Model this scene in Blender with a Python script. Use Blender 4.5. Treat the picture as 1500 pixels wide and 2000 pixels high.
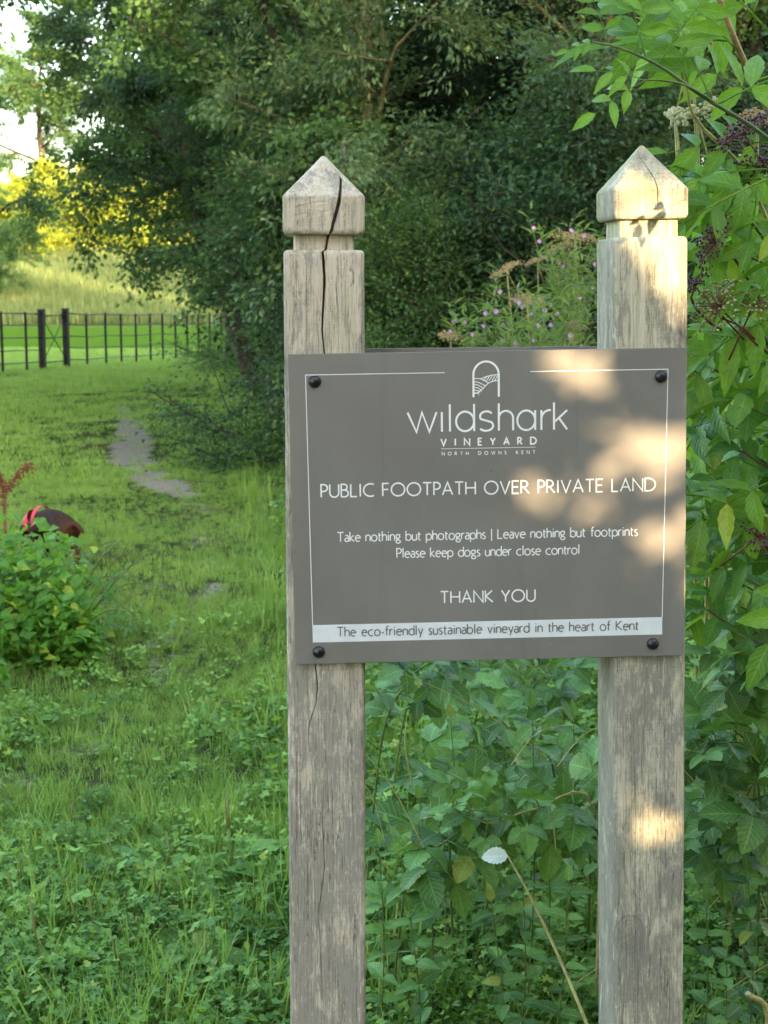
import bpy, math, random
import numpy as np
from mathutils import Vector, Matrix

for o in list(bpy.data.objects):
    bpy.data.objects.remove(o)
S = bpy.context.scene
COL = S.collection
R = math.radians

# ------------------------------------------------------------------ camera, world, sun, exposure
PITCH = R(8.24)
cam_d = bpy.data.cameras.new("camera")
cam = bpy.data.objects.new("camera", cam_d)
COL.objects.link(cam)
cam.location = (0, 0, 1.5)
cam.rotation_euler = (R(90) - PITCH, 0, 0)
cam_d.sensor_fit = 'VERTICAL'
cam_d.sensor_height = 24.0
cam_d.sensor_width = 18.0
cam_d.lens = 24.0 * 3004 / 2000
cam_d.clip_start = 0.05
cam_d.clip_end = 1500
cam_d.dof.use_dof = True
cam_d.dof.focus_distance = 2.34
cam_d.dof.aperture_fstop = cam_d.lens / 3.6
S.camera = cam

SUN_EL, SUN_AZ = R(11.5), R(33.0)      # azimuth measured from straight behind the camera towards its right
SUNDIR = Vector((math.sin(SUN_AZ) * math.cos(SUN_EL), -math.cos(SUN_AZ) * math.cos(SUN_EL), math.sin(SUN_EL)))
W = bpy.data.worlds.new("World")
S.world = W
W.use_nodes = True
wn = W.node_tree
wn.nodes.clear()
sky = wn.nodes.new("ShaderNodeTexSky")
sky.sky_type = 'NISHITA'
sky.sun_disc = False
sky.sun_elevation = SUN_EL
sky.sun_rotation = math.atan2(SUNDIR.x, SUNDIR.y)
sky.air_density = 1.0
sky.dust_density = 3.0
sky.ozone_density = 0.4
bg = wn.nodes.new("ShaderNodeBackground")
bg.inputs[1].default_value = 0.15
wo = wn.nodes.new("ShaderNodeOutputWorld")
wn.links.new(sky.outputs[0], bg.inputs[0])
wn.links.new(bg.outputs[0], wo.inputs[0])
sl = bpy.data.lights.new("sun", 'SUN')
sl.energy = 2.0
sl.angle = R(0.6)
sl.color = (1.0, 0.73, 0.42)
so = bpy.data.objects.new("sun", sl)
COL.objects.link(so)
so.rotation_euler = (-SUNDIR).to_track_quat('-Z', 'Y').to_euler()
so.location = SUNDIR * 60
S.view_settings.view_transform = 'Standard'
S.view_settings.look = 'None'
S.view_settings.exposure = 3.5
S.view_settings.gamma = 1.0
S.view_settings.use_curve_mapping = False
S.render.engine = 'CYCLES'
cy = S.cycles
cy.use_denoising = True
cy.max_bounces = 7
cy.diffuse_bounces = 3
cy.glossy_bounces = 2
cy.transmission_bounces = 5
cy.transparent_max_bounces = 4
cy.caustics_reflective = False
cy.caustics_refractive = False

# ------------------------------------------------------------------ layout helper: photo pixel + distance -> point in the place
FP = 3004.0
CF = Vector((0, math.cos(PITCH), -math.sin(PITCH)))
CU = Vector((0, math.sin(PITCH), math.cos(PITCH)))


def at(u, v, Y):
    d = CF * FP + Vector((1, 0, 0)) * (u - 750) + CU * (1000 - v)
    return Vector((0, 0, 1.5)) + d * (Y / d.y)


def sstep(a, b, x):
    t = np.clip((x - a) / (b - a), 0, 1)
    return t * t * (3 - 2 * t)


def ground(x, y):
    x = np.asarray(x, float)
    y = np.asarray(y, float)
    z = -0.27 * sstep(24, 42, y)
    z = z + 3.9 * sstep(47, 100, y) + 0.06 * np.maximum(y - 85, 0)
    z = z + 0.02 * np.sin(x * 2.1 + 0.6 * y) * np.sin(y * 1.3 + 1) + 0.012 * np.sin(5.1 * x) * np.sin(4.3 * y + x)
    z = z + 0.16 * sstep(0.15, 2.2, x - edge_x(y)) * (1 - sstep(30, 45, y)) * sstep(4, 9, y)
    return z


def edge_x(y):     # right border of the mown path
    return np.interp(y, [0, 3, 6, 9, 13, 20, 33, 45, 60], [-.22, -.25, -.30, -.62, -1.15, -2.1, -3.7, -3.9, -4])


def g1(x, y):
    return float(ground(x, y))


# ------------------------------------------------------------------ object helpers
def tag(o, label=None, cat=None, group=None, kind=None):
    if label:
        o["label"] = label
    if cat:
        o["category"] = cat
    if group:
        o["group"] = group
    if kind:
        o["kind"] = kind
    return o


def thing(name, loc, label, cat, group=None):
    o = bpy.data.objects.new(name, None)
    o.empty_display_size = 0.1
    o.location = loc
    COL.objects.link(o)
    return tag(o, label, cat, group)


def link(name, me, parent=None, mat=None, M=None, base=None):
    """link mesh `me`; M is its matrix in the world; base = world matrix of the parent"""
    o = bpy.data.objects.new(name, me)
    COL.objects.link(o)
    if mat is not None and not me.materials:
        me.materials.append(mat)
    M = M if M is not None else Matrix.Identity(4)
    if parent is not None:
        o.parent = parent
        B = base if base is not None else wm(parent)
        o.matrix_basis = B.inverted() @ M
    else:
        o.matrix_basis = M
    return o


def wm(o):
    M = o.matrix_basis.copy() if o.type != 'EMPTY' else Matrix.LocRotScale(o.location, o.rotation_euler, o.scale)
    if o.parent:
        M = wm(o.parent) @ M
    return M


def mesh_np(name, V, T, mat=None, uv=None, var=None, smooth=True):
    """triangle mesh from numpy arrays; uv per vertex, var per vertex"""
    V = np.asarray(V, np.float32)
    T = np.asarray(T, np.int32)
    me = bpy.data.meshes.new(name)
    me.vertices.add(len(V))
    me.vertices.foreach_set("co", V.ravel())
    k = T.shape[1]
    me.loops.add(T.size)
    me.loops.foreach_set("vertex_index", T.ravel())
    me.polygons.add(len(T))
    me.polygons.foreach_set("loop_start", np.arange(0, T.size, k, dtype=np.int32))
    me.polygons.foreach_set("use_smooth", np.full(len(T), smooth, dtype=bool))
    if uv is not None:
        l = me.uv_layers.new(name="UVMap")
        l.data.foreach_set("uv", np.asarray(uv, np.float32)[T.ravel()].ravel())
    if var is not None:
        a = me.attributes.new("var", 'FLOAT', 'POINT')
        a.data.foreach_set("value", np.asarray(var, np.float32))
    me.update(calc_edges=True)
    if mat:
        me.materials.append(mat)
    return me


class Geo:
    """collects tubes, boxes and leaf templates into one triangle/quads mesh"""
    def __init__(self):
        self.V, self.T, self.U, self.A, self.n = [], [], [], [], 0

    def add(self, V, T, U=None, var=0.0):
        V = np.asarray(V, float)
        T = np.asarray(T, int)
        if T.shape[1] == 4:
            T = np.concatenate([T[:, [0, 1, 2]], T[:, [0, 2, 3]]])
        self.V.append(V)
        self.T.append(T + self.n)
        self.U.append(U if U is not None else np.zeros((len(V), 2)))
        self.A.append(np.full(len(V), var) if np.isscalar(var) else var)
        self.n += len(V)
        return self

    def tube(self, pts, rad, seg=6, cap=True):
        P = np.array([tuple(p) for p in pts], float)
        n = len(P)
        r = np.interp(np.linspace(0, 1, n), np.linspace(0, 1, len(rad)), rad) if hasattr(rad, '__len__') else np.full(n, rad)
        tan = np.gradient(P, axis=0)
        tan /= np.linalg.norm(tan, axis=1)[:, None] + 1e-9
        ref = np.array([0, 0, 1.]) if abs(tan[0][2]) < .9 else np.array([1., 0, 0])
        V = []
        for i in range(n):
            a = np.cross(tan[i], ref)
            a /= np.linalg.norm(a) + 1e-9
            b = np.cross(tan[i], a)
            ref = -b if abs(b @ ref) > .2 else ref
            ref = np.cross(a, tan[i])
            th = np.arange(seg) * 2 * math.pi / seg
            V.append(P[i] + r[i] * (np.cos(th)[:, None] * a + np.sin(th)[:, None] * b))
        V = np.concatenate(V)
        Q = []
        for i in range(n - 1):
            for j in range(seg):
                k = (j + 1) % seg
                Q.append((i * seg + j, i * seg + k, (i + 1) * seg + k, (i + 1) * seg + j))
        T = np.array(Q)
        T = np.concatenate([T[:, [0, 1, 2]], T[:, [0, 2, 3]]])
        if cap:
            e = [(0, j + 1, j) for j in range(1, seg - 1)]
            b0 = (n - 1) * seg
            e += [(b0, b0 + j, b0 + j + 1) for j in range(1, seg - 1)]
            T = np.concatenate([T, np.array(e)])
        L = np.concatenate([[0], np.cumsum(np.linalg.norm(np.diff(P, axis=0), axis=1))])
        U = np.stack([np.tile(np.arange(seg) / seg, n), np.repeat(L, seg)], 1)
        return self.add(V, T, U)

    def box(self, c, s, M=None):
        x, y, z = [a / 2 for a in s]
        V = np.array([(i * x, j * y, k * z) for k in (-1, 1) for j in (-1, 1) for i in (-1, 1)], float)
        if M is not None:
            V = V @ np.array(M.to_3x3()).T
        V = V + np.array(tuple(c))
        return self.add(V, [(0, 2, 3, 1), (4, 5, 7, 6), (0, 1, 5, 4), (2, 6, 7, 3), (0, 4, 6, 2), (1, 3, 7, 5)])

    def ball(self, c, r, seg=8, rings=5, sz=1.0):
        V, Q = [], []
        for i in range(rings + 1):
            ph = math.pi * i / rings
            for j in range(seg):
                th = 2 * math.pi * j / seg
                V.append((r * math.sin(ph) * math.cos(th), r * math.sin(ph) * math.sin(th), r * sz * math.cos(ph)))
        for i in range(rings):
            for j in range(seg):
                k = (j + 1) % seg
                Q.append((i * seg + j, (i + 1) * seg + j, (i + 1) * seg + k, i * seg + k))
        return self.add(np.array(V) + np.array(tuple(c)), Q)

    def leaves(self, tpl, M3, pos, var):
        """many copies of template (V,T,U): M3 (N,3,3), pos (N,3), var (N)"""
        V, T, U = tpl
        N, k = len(pos), len(V)
        VV = np.einsum('nij,kj->nki', M3, V) + pos[:, None, :]
        TT = (T[None] + (np.arange(N) * k)[:, None, None]).reshape(-1, 3)
        return self.add(VV.reshape(-1, 3), TT, np.tile(U, (N, 1)), np.repeat(var, k))

    def mesh(self, name, mat, smooth=True):
        return mesh_np(name, np.concatenate(self.V), np.concatenate(self.T), mat, np.concatenate(self.U), np.concatenate(self.A), smooth)


# ------------------------------------------------------------------ materials
def newmat(name):
    m = bpy.data.materials.new(name)
    m.use_nodes = True
    m.node_tree.nodes.clear()
    return m, m.node_tree


def nd(nt, typ, ins=None, **props):
    n = nt.nodes.new(typ)
    for k, v in props.items():
        setattr(n, k, v)
    for k, v in (ins or {}).items():
        s = n.inputs[k]
        if isinstance(v, bpy.types.NodeSocket):
            nt.links.new(v, s)
        else:
            s.default_value = v
    return n


def mth(nt, op, a, b=0.0, c=0.0, clamp=False):
    return nd(nt, "ShaderNodeMath", {0: a, 1: b, 2: c}, operation=op, use_clamp=clamp).outputs[0]


def mixc(nt, f, a, b, mode='MIX'):
    n = nd(nt, "ShaderNodeMix", None, data_type='RGBA', blend_type=mode)
    for k, v in ((0, f), (6, a), (7, b)):
        if isinstance(v, bpy.types.NodeSocket):
            nt.links.new(v, n.inputs[k])
        else:
            n.inputs[k].default_value = v if k == 0 else (*v, 1)
    return n.outputs[2]


def noise(nt, vec, scale, detail=4, rough=.6, dist=0.0):
    return nd(nt, "ShaderNodeTexNoise", {"Vector": vec, "Scale": scale, "Detail": detail, "Roughness": rough, "Distortion": dist}).outputs[0]


def mapping(nt, vec, sc, loc=(0, 0, 0)):
    return nd(nt, "ShaderNodeMapping", {"Vector": vec, "Scale": sc, "Location": loc}).outputs[0]


def smooth(nt, x, a, b, lo=0.0, hi=1.0):
    return nd(nt, "ShaderNodeMapRange", {0: x, 1: a, 2: b, 3: lo, 4: hi}, interpolation_type='SMOOTHSTEP').outputs[0]


def finish(nt, col, rough=.6, spec=.4, bump=None, bstr=.3, bdist=.01, metal=0.0):
    ins = {"Base Color": col, "Roughness": rough, "Metallic": metal, "Specular IOR Level": spec}
    b = nd(nt, "ShaderNodeBsdfPrincipled")
    for k, v in ins.items():
        if isinstance(v, bpy.types.NodeSocket):
            nt.links.new(v, b.inputs[k])
        else:
            b.inputs[k].default_value = (*v, 1) if isinstance(v, tuple) else v
    if bump is not None:
        bm = nd(nt, "ShaderNodeBump", {"Height": bump, "Strength": bstr, "Distance": bdist})
        nt.links.new(bm.outputs[0], b.inputs["Normal"])
    o = nd(nt, "ShaderNodeOutputMaterial", {0: b.outputs[0]})
    return b


def plain(name, col, rough=.6, spec=.4, var=.15, scale=30, metal=0.0):
    m, nt = newmat(name)
    tc = nd(nt, "ShaderNodeTexCoord").outputs["Object"]
    n = noise(nt, tc, scale, 5)
    f = smooth(nt, n, .3, .7)
    dk = tuple(c * (1 - var) for c in col)
    lt = tuple(min(1, c * (1 + var)) for c in col)
    finish(nt, mixc(nt, f, dk, lt), rough, spec, n, .25, .004, metal)
    return m


def leafmat(name, a, b, c=None, trans=.35, rough=.48, veins=0.0, nveins=7, spec=.35, yel=.03, tcol=None):
    """a..b: colour range from leaf to leaf, c: rare yellowed leaves, veins: strength of the vein relief/tint from the uv"""
    m, nt = newmat(name)
    at_ = nd(nt, "ShaderNodeAttribute", attribute_name="var").outputs["Fac"]
    oi = nd(nt, "ShaderNodeObjectInfo")
    geo = nd(nt, "ShaderNodeNewGeometry")
    r = mth(nt, 'FRACT', mth(nt, 'ADD', mth(nt, 'MULTIPLY', at_, 7.31), mth(nt, 'MULTIPLY', oi.outputs["Random"], 3.7)))
    big = noise(nt, geo.outputs["Position"], 1.7, 2)
    r2 = mth(nt, 'ADD', mth(nt, 'MULTIPLY', r, .7), mth(nt, 'MULTIPLY', mth(nt, 'SUBTRACT', big, .42), 1.9), clamp=True)
    col = mixc(nt, r2, a, b)
    if c:
        hit = mth(nt, 'GREATER_THAN', mth(nt, 'FRACT', mth(nt, 'MULTIPLY', r, 17.3)), 1 - yel)
        col = mixc(nt, mth(nt, 'MULTIPLY', hit, .85), col, c)
    fine = noise(nt, geo.outputs["Position"], 90, 3)
    col = mixc(nt, smooth(nt, fine, .35, .75, 0, .35), col, tuple(x * .6 for x in a))
    hgt = fine
    if veins > 0:
        uv = nd(nt, "ShaderNodeTexCoord").outputs["UV"]
        sp = nd(nt, "ShaderNodeSeparateXYZ", {0: uv})
        u, v = sp.outputs[0], sp.outputs[1]
        au = mth(nt, 'ABSOLUTE', mth(nt, 'SUBTRACT', u, .5))
        ph = mth(nt, 'MULTIPLY', mth(nt, 'SUBTRACT', v, mth(nt, 'MULTIPLY', au, .55)), nveins)
        tri = mth(nt, 'ABSOLUTE', mth(nt, 'SUBTRACT', mth(nt, 'FRACT', ph), .5))
        lat = smooth(nt, tri, 0.0, .16, 1, 0)
        mid = smooth(nt, au, 0.0, .05, 1, 0)
        vv = mth(nt, 'MAXIMUM', mth(nt, 'MULTIPLY', lat, .6), mid)
        col = mixc(nt, mth(nt, 'MULTIPLY', vv, veins), col, tuple(min(1, x * 1.9 + .02) for x in b))
        hgt = mth(nt, 'ADD', mth(nt, 'MULTIPLY', tri, 1.6), mth(nt, 'MULTIPLY', fine, .3))
    # paler underside
    col = mixc(nt, mth(nt, 'MULTIPLY', geo.outputs["Backfacing"], .35), col, tuple(min(1, x * 1.4 + .02) for x in b))
    bm = nd(nt, "ShaderNodeBump", {"Height": hgt, "Strength": .35, "Distance": .002})
    p = nd(nt, "ShaderNodeBsdfPrincipled", {"Base Color": col, "Roughness": rough, "Specular IOR Level": spec, "Normal": bm.outputs[0]})
    t = nd(nt, "ShaderNodeBsdfTranslucent", {"Color": mixc(nt, .55, col, tcol or (b[0] * 2.2 + .03, b[1] * 1.9 + .03, b[2] * .8))})
    mx = nd(nt, "ShaderNodeMixShader", {0: trans, 1: p.outputs[0], 2: t.outputs[0]})
    nd(nt, "ShaderNodeOutputMaterial", {0: mx.outputs[0]})
    return m


def wood_mat(name, base, grey, pale, green, greybias, seed, knot=None):
    m, nt = newmat(name)
    tc = nd(nt, "ShaderNodeTexCoord").outputs["Object"]
    sp = nd(nt, "ShaderNodeSeparateXYZ", {0: tc})
    z = sp.outputs[2]
    L = (seed, seed * .7, seed * .3)
    gx = nd(nt, "ShaderNodeVectorMath", {0: tc, 1: (0, 0, 0)}, operation='ADD').outputs[0]
    grain = noise(nt, mapping(nt, gx, (330, 330, 9), L), 1, 5, .7, .4)
    grain2 = noise(nt, mapping(nt, gx, (900, 900, 26), L), 1, 3, .7)
    streak = noise(nt, mapping(nt, gx, (120, 120, 3.2), L), 1, 3, .6, .6)
    saw = noise(nt, mapping(nt, gx, (14, 14, 420), L), 1, 3, .7)
    patch = noise(nt, mapping(nt, gx, (24, 24, 8), L), 1, 9, .74, .25)
    patch2 = noise(nt, mapping(nt, gx, (48, 48, 15), (seed + 9, 4, 1)), 1, 6, .75, .6)
    col = mixc(nt, smooth(nt, streak, .3, .7), base, pale)
    # grey weathering: ragged patches that bite along the grain, heavier low on the post
    h = mth(nt, 'MULTIPLY', mth(nt, 'SUBTRACT', 1.35, z), greybias)
    gsum = mth(nt, 'ADD', mth(nt, 'ADD', patch, mth(nt, 'MULTIPLY', mth(nt, 'SUBTRACT', grain, .5), .62)), mth(nt, 'ADD', h, mth(nt, 'MULTIPLY', mth(nt, 'SUBTRACT', saw, .5), .12)))
    gf = smooth(nt, gsum, .45, .60)
    col = mixc(nt, mth(nt, 'MULTIPLY', gf, .88), col, grey)
    sidef = smooth(nt, sp.outputs[0], -.053, -.057)  # left side face greyer: its weathering and its shade, both put into the colour
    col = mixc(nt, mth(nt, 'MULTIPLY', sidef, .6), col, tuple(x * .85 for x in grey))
    fleck = noise(nt, mapping(nt, gx, (210, 210, 42), (2, seed, 5)), 1, 4, .7, .3)
    col = mixc(nt, mth(nt, 'MULTIPLY', smooth(nt, fleck, .59, .65), .6), col, pale)
    p2 = mth(nt, 'ADD', patch2, mth(nt, 'MULTIPLY', mth(nt, 'SUBTRACT', grain, .5), .75))
    col = mixc(nt, mth(nt, 'MULTIPLY', smooth(nt, p2, .57, .66), .75), col, pale)
    col = mixc(nt, mth(nt, 'MULTIPLY', smooth(nt, p2, .40, .33), .55), col, tuple(x * .62 for x in grey))
    alg = noise(nt, mapping(nt, gx, (14, 14, 4.0), (3 + seed, 8, 2)), 1, 5, .7)
    ga = mth(nt, 'MULTIPLY', smooth(nt, alg, .50, .66), mth(nt, 'ADD', smooth(nt, z, 1.25, 1.7), .22))
    col = mixc(nt, mth(nt, 'MULTIPLY', ga, .55), col, green)
    # open grain: fine dark checks
    chk = mth(nt, 'MULTIPLY', smooth(nt, grain, .41, .30), .62)
    col = mixc(nt, chk, col, (.085, .07, .05))
    col = mixc(nt, mth(nt, 'MULTIPLY', smooth(nt, grain2, .42, .32), .35), col, (.12, .10, .075))
    col = mixc(nt, mth(nt, 'MULTIPLY', smooth(nt, saw, .38, .28), .25), col, (.14, .12, .09))
    lines = noise(nt, mapping(nt, gx, (75, 75, 1.6), (seed, 1, 9)), 1, 4, .55, .2)
    ck = smooth(nt, mth(nt, 'ABSOLUTE', mth(nt, 'SUBTRACT', lines, .5)), .010, .002)
    ck = mth(nt, 'MULTIPLY', ck, smooth(nt, patch2, .44, .52))
    col = mixc(nt, mth(nt, 'MULTIPLY', ck, .5), col, (.05, .04, .03))
    hgt = mth(nt, 'ADD', mth(nt, 'SUBTRACT', grain, mth(nt, 'MULTIPLY', ck, .6)), mth(nt, 'MULTIPLY', saw, .25))
    if knot:
        kv = nd(nt, "ShaderNodeVectorMath", {0: tc, 1: (knot[0], knot[1], knot[2])}, operation='SUBTRACT').outputs[0]
        kv = mapping(nt, kv, (1.0, .4, .72))
        d = nd(nt, "ShaderNodeVectorMath", {0: kv}, operation='LENGTH').outputs["Value"]
        dn = mth(nt, 'ADD', d, mth(nt, 'MULTIPLY', mth(nt, 'SUBTRACT', patch2, .5), .012))
        ring = mth(nt, 'ABSOLUTE', mth(nt, 'SUBTRACT', mth(nt, 'FRACT', mth(nt, 'MULTIPLY', dn, 190)), .5))
        ink = smooth(nt, dn, .030, .022)
        col = mixc(nt, mth(nt, 'MULTIPLY', ink, .45), col, (.22, .20, .17))
        col = mixc(nt, mth(nt, 'MULTIPLY', mth(nt, 'MULTIPLY', ink, smooth(nt, ring, .16, .03)), .22), col, (.09, .08, .06))
        rim = smooth(nt, mth(nt, 'ABSOLUTE', mth(nt, 'SUBTRACT', dn, .0235)), .0020, .0006)
        rim = mth(nt, 'MULTIPLY', rim, smooth(nt, mth(nt, 'ADD', sp.outputs[2], mth(nt, 'MULTIPLY', patch, .05)), knot[2] + .012, knot[2] + .035))
        col = mixc(nt, mth(nt, 'MULTIPLY', rim, .2), col, (.06, .05, .04))
        tail = mth(nt, 'MULTIPLY', smooth(nt, mth(nt, 'ABSOLUTE', mth(nt, 'SUBTRACT', sp.outputs[0], mth(nt, 'ADD', knot[0] + .02, mth(nt, 'MULTIPLY', mth(nt, 'SUBTRACT', patch, .5), .06)))), .034, .012), mth(nt, 'MULTIPLY', smooth(nt, z, knot[2] + .01, knot[2] - .02), smooth(nt, z, knot[2] - .16, knot[2] - .08)))
        col = mixc(nt, mth(nt, 'MULTIPLY', tail, .28), col, (.17, .155, .135))
    finish(nt, col, .9, .12, hgt, .8, .0026)
    return m


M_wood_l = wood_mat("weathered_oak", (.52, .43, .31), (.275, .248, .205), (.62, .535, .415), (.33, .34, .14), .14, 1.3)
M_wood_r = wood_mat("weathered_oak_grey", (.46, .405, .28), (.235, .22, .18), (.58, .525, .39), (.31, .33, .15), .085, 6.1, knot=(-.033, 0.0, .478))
M_black_metal = plain("black_painted_iron", (.004, .0045, .005), .5, .2, .3, 60)
M_bolt = plain("black_bolt_cap", (.012, .012, .014), .28, .5, .2, 200)

# board
def board_mat():
    m, nt = newmat("grey_printed_panel")
    tc = nd(nt, "ShaderNodeTexCoord").outputs["Object"]
    a = noise(nt, mapping(nt, tc, (38, 1, 5)), 1, 5, .6, .5)
    b = noise(nt, mapping(nt, tc, (6, 1, 5)), 1, 5, .6)
    sc = noise(nt, mapping(nt, tc, (80, 1, 45), (3, 3, 3)), 1, 3, .5)
    col = mixc(nt, smooth(nt, b, .3, .7), (.168, .154, .132), (.196, .180, .156))
    col = mixc(nt, smooth(nt, a, .35, .75, 0, .07), col, (.20, .19, .17))
    col = mixc(nt, smooth(nt, sc, .74, .78, 0, .65), col, (.06, .055, .045))
    col = mixc(nt, smooth(nt, sc, .235, .21, 0, .6), col, (.45, .43, .40))
    sk = noise(nt, mapping(nt, tc, (260, 1, 26), (7, 0, 2)), 1, 2, .5)
    col = mixc(nt, smooth(nt, sk, .77, .80, 0, .45), col, (.30, .28, .25))
    ds_ = noise(nt, mapping(nt, tc, (150, 1, 120), (1, 0, 6)), 1, 2, .5)
    col = mixc(nt, smooth(nt, ds_, .745, .77, 0, .6), col, (.05, .045, .035))
    drip = noise(nt, mapping(nt, tc, (34, 1, 1.6), (4, 0, 4)), 1, 3, .6, .3)
    col = mixc(nt, smooth(nt, drip, .58, .75, 0, .22), col, (.09, .085, .07))
    finish(nt, col, smooth(nt, b, .2, .8, .42, .55), .42, a, .04, .001)
    return m


M_board = board_mat()
M_white = plain("white_print", (.80, .79, .76), .5, .3, .04, 90)
M_band = plain("pale_band_print", (.66, .665, .66), .5, .3, .05, 40)
M_greytext = plain("grey_print", (.15, .145, .13), .5, .3, .05, 40)

G = {}
G['hawthorn'] = leafmat("hawthorn_leaf", (.003, .013, .008), (.072, .145, .062), (.20, .22, .04), .24, .55, yel=.008, spec=.15)
G['maple'] = leafmat("field_maple_leaf", (.006, .026, .011), (.098, .190, .060), (.22, .25, .04), .32, .55, yel=.015, spec=.15)
G['pale'] = leafmat("pale_sallow_leaf", (.022, .058, .028), (.130, .210, .095), (.24, .26, .05), .35, .55, yel=.02, spec=.2)
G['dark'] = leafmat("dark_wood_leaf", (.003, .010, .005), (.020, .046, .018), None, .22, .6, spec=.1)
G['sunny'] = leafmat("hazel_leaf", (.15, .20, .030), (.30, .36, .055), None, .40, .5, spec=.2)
G['belt'] = leafmat("oak_leaf", (.03, .07, .02), (.06, .11, .03), None, .2, .6)
G['elder'] = leafmat("elder_leaf", (.018, .080, .012), (.185, .360, .044), (.34, .40, .04), .32, .42, .30, 8, .25, .03)
G['dogwood'] = leafmat("dogwood_leaf", (.014, .065, .013), (.125, .290, .050), (.32, .38, .04), .22, .45, .35, 6, .25, .06)
G['bramble'] = leafmat("bramble_leaf", (.007, .036, .009), (.155, .310, .070), (.28, .30, .05), .16, .45, .40, 8, .25, .03)
G['herb'] = leafmat("herb_leaf", (.026, .088, .016), (.225, .400, .075), (.32, .38, .06), .26, .5, .2, 4, .2, .03)
G['plantain'] = leafmat("plantain_leaf", (.060, .165, .022), (.170, .310, .055), (.38, .42, .12), .34, .48, .25, 3, .25, .06)
G['bindweed'] = leafmat("bindweed_leaf", (.035, .125, .018), (.145, .310, .048), (.40, .48, .05), .42, .45, .30, 5, .25, .12)
G['grass'] = leafmat("grass_blade", (.058, .140, .024), (.205, .330, .068), (.38, .34, .14), .36, .5, 0, 4, .15, .08)
G['longgrass'] = leafmat("long_grass_blade", (.065, .110, .03), (.125, .170, .06), (.36, .32, .16), .30, .5, 0, 4, .15, .12)
G['willow'] = leafmat("willowherb_leaf", (.070, .135, .035), (.165, .250, .075), (.3, .25, .12), .38, .5, spec=.15)
M_stem_g = plain("green_stem", (.085, .125, .035), .5, .4, .25, 60)
M_stem_y = plain("straw_stem", (.32, .29, .10), .5, .4, .25, 60)
M_stem_b = plain("brown_cane", (.27, .18, .075), .55, .4, .3, 60)
M_stem_r = plain("red_stem", (.16, .04, .035), .5, .4, .3, 60)
M_bark = plain("mossy_bark", (.085, .080, .040), .9, .2, .5, 14)
M_bark_d = plain("dark_bark", (.045, .038, .028), .9, .2, .5, 14)
M_pink = leafmat("willowherb_petal", (.38, .19, .46), (.55, .32, .60), None, .35, .6)
M_seed = leafmat("dry_umbel", (.33, .21, .11), (.46, .32, .17), None, .15, .8)
M_cream = leafmat("cream_umbel", (.42, .42, .25), (.58, .55, .36), None, .15, .8)
M_berry_d = plain("dark_elderberry", (.045, .010, .022), .3, .5, .4, 200)
M_berry_g = plain("green_elderberry", (.22, .27, .08), .35, .5, .3, 200)

# trodden bare patches along the path: (x, y, radius), also used to thin the grass
DIRT = []
for u, v, r in [(243, 795, .10), (250, 820, .14), (260, 845, .17), (258, 868, .19), (250, 890, .19), (262, 910, .19), (290, 926, .17), (310, 942, .17), (335, 950, .14), (355, 960, .13), (372, 968, .10),
                (395, 1048, .06), (440, 1060, .05), (420, 1150, .05), (520, 1165, .05), (310, 1308, .05), (430, 1322, .04), (205, 1435, .05)]:
    Y = 1.5 * FP / (v - 565)
    for _ in range(3):
        p = at(u, v, Y)
        Y = (1.5 - g1(p.x, p.y)) * Y / max(1.5 - p.z, .1)
    p = at(u, v, Y)
    DIRT.append((p.x, p.y, r * (1.0 if v < 1000 else 1.25)))
TRACK = []
_a = DIRT[:11]
for (xa, ya, ra), (xb, yb, rb_) in zip(_a, _a[1:]):
    m_ = max(2, int(math.hypot(xb - xa, yb - ya) / .22))
    for q in range(m_):
        f_ = q / m_
        TRACK.append((xa + (xb - xa) * f_, ya + (yb - ya) * f_, (ra + (rb_ - ra) * f_) * 1.15, 1.15))
TRACK += [(x, y, r * 2.0, .36) for x, y, r in DIRT[11:]]
# faint worn line that links the bare spots down to the foreground
_w = [DIRT[10], DIRT[11], DIRT[13], DIRT[15], DIRT[17], (-1.25, 4.2, .1)]
for (xa, ya, ra), (xb, yb, rb_) in zip(_w, _w[1:]):
    m_ = max(2, int(math.hypot(xb - xa, yb - ya) / .2))
    for q in range(m_):
        f_ = q / m_
        TRACK.append((xa + (xb - xa) * f_, ya + (yb - ya) * f_, .17, .34))


def dirtmask(x, y):
    m = np.zeros_like(x)
    for a, b, r, k in TRACK:
        m = np.maximum(m, k * (1 - sstep(.25, 1.45, np.hypot((x - a) / r, (y - b) / (r * 1.3)))))
    wob_ = .5 + .22 * np.sin(x * 13 + 2.1 * np.sin(y * 5.3)) + .22 * np.sin(y * 7.1 + 1.8 * np.sin(x * 9.7 + 1)) + .10 * np.sin(x * 31 + y * 23)
    return np.clip(m * (.35 + 1.1 * wob_), 0, 1)


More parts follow.
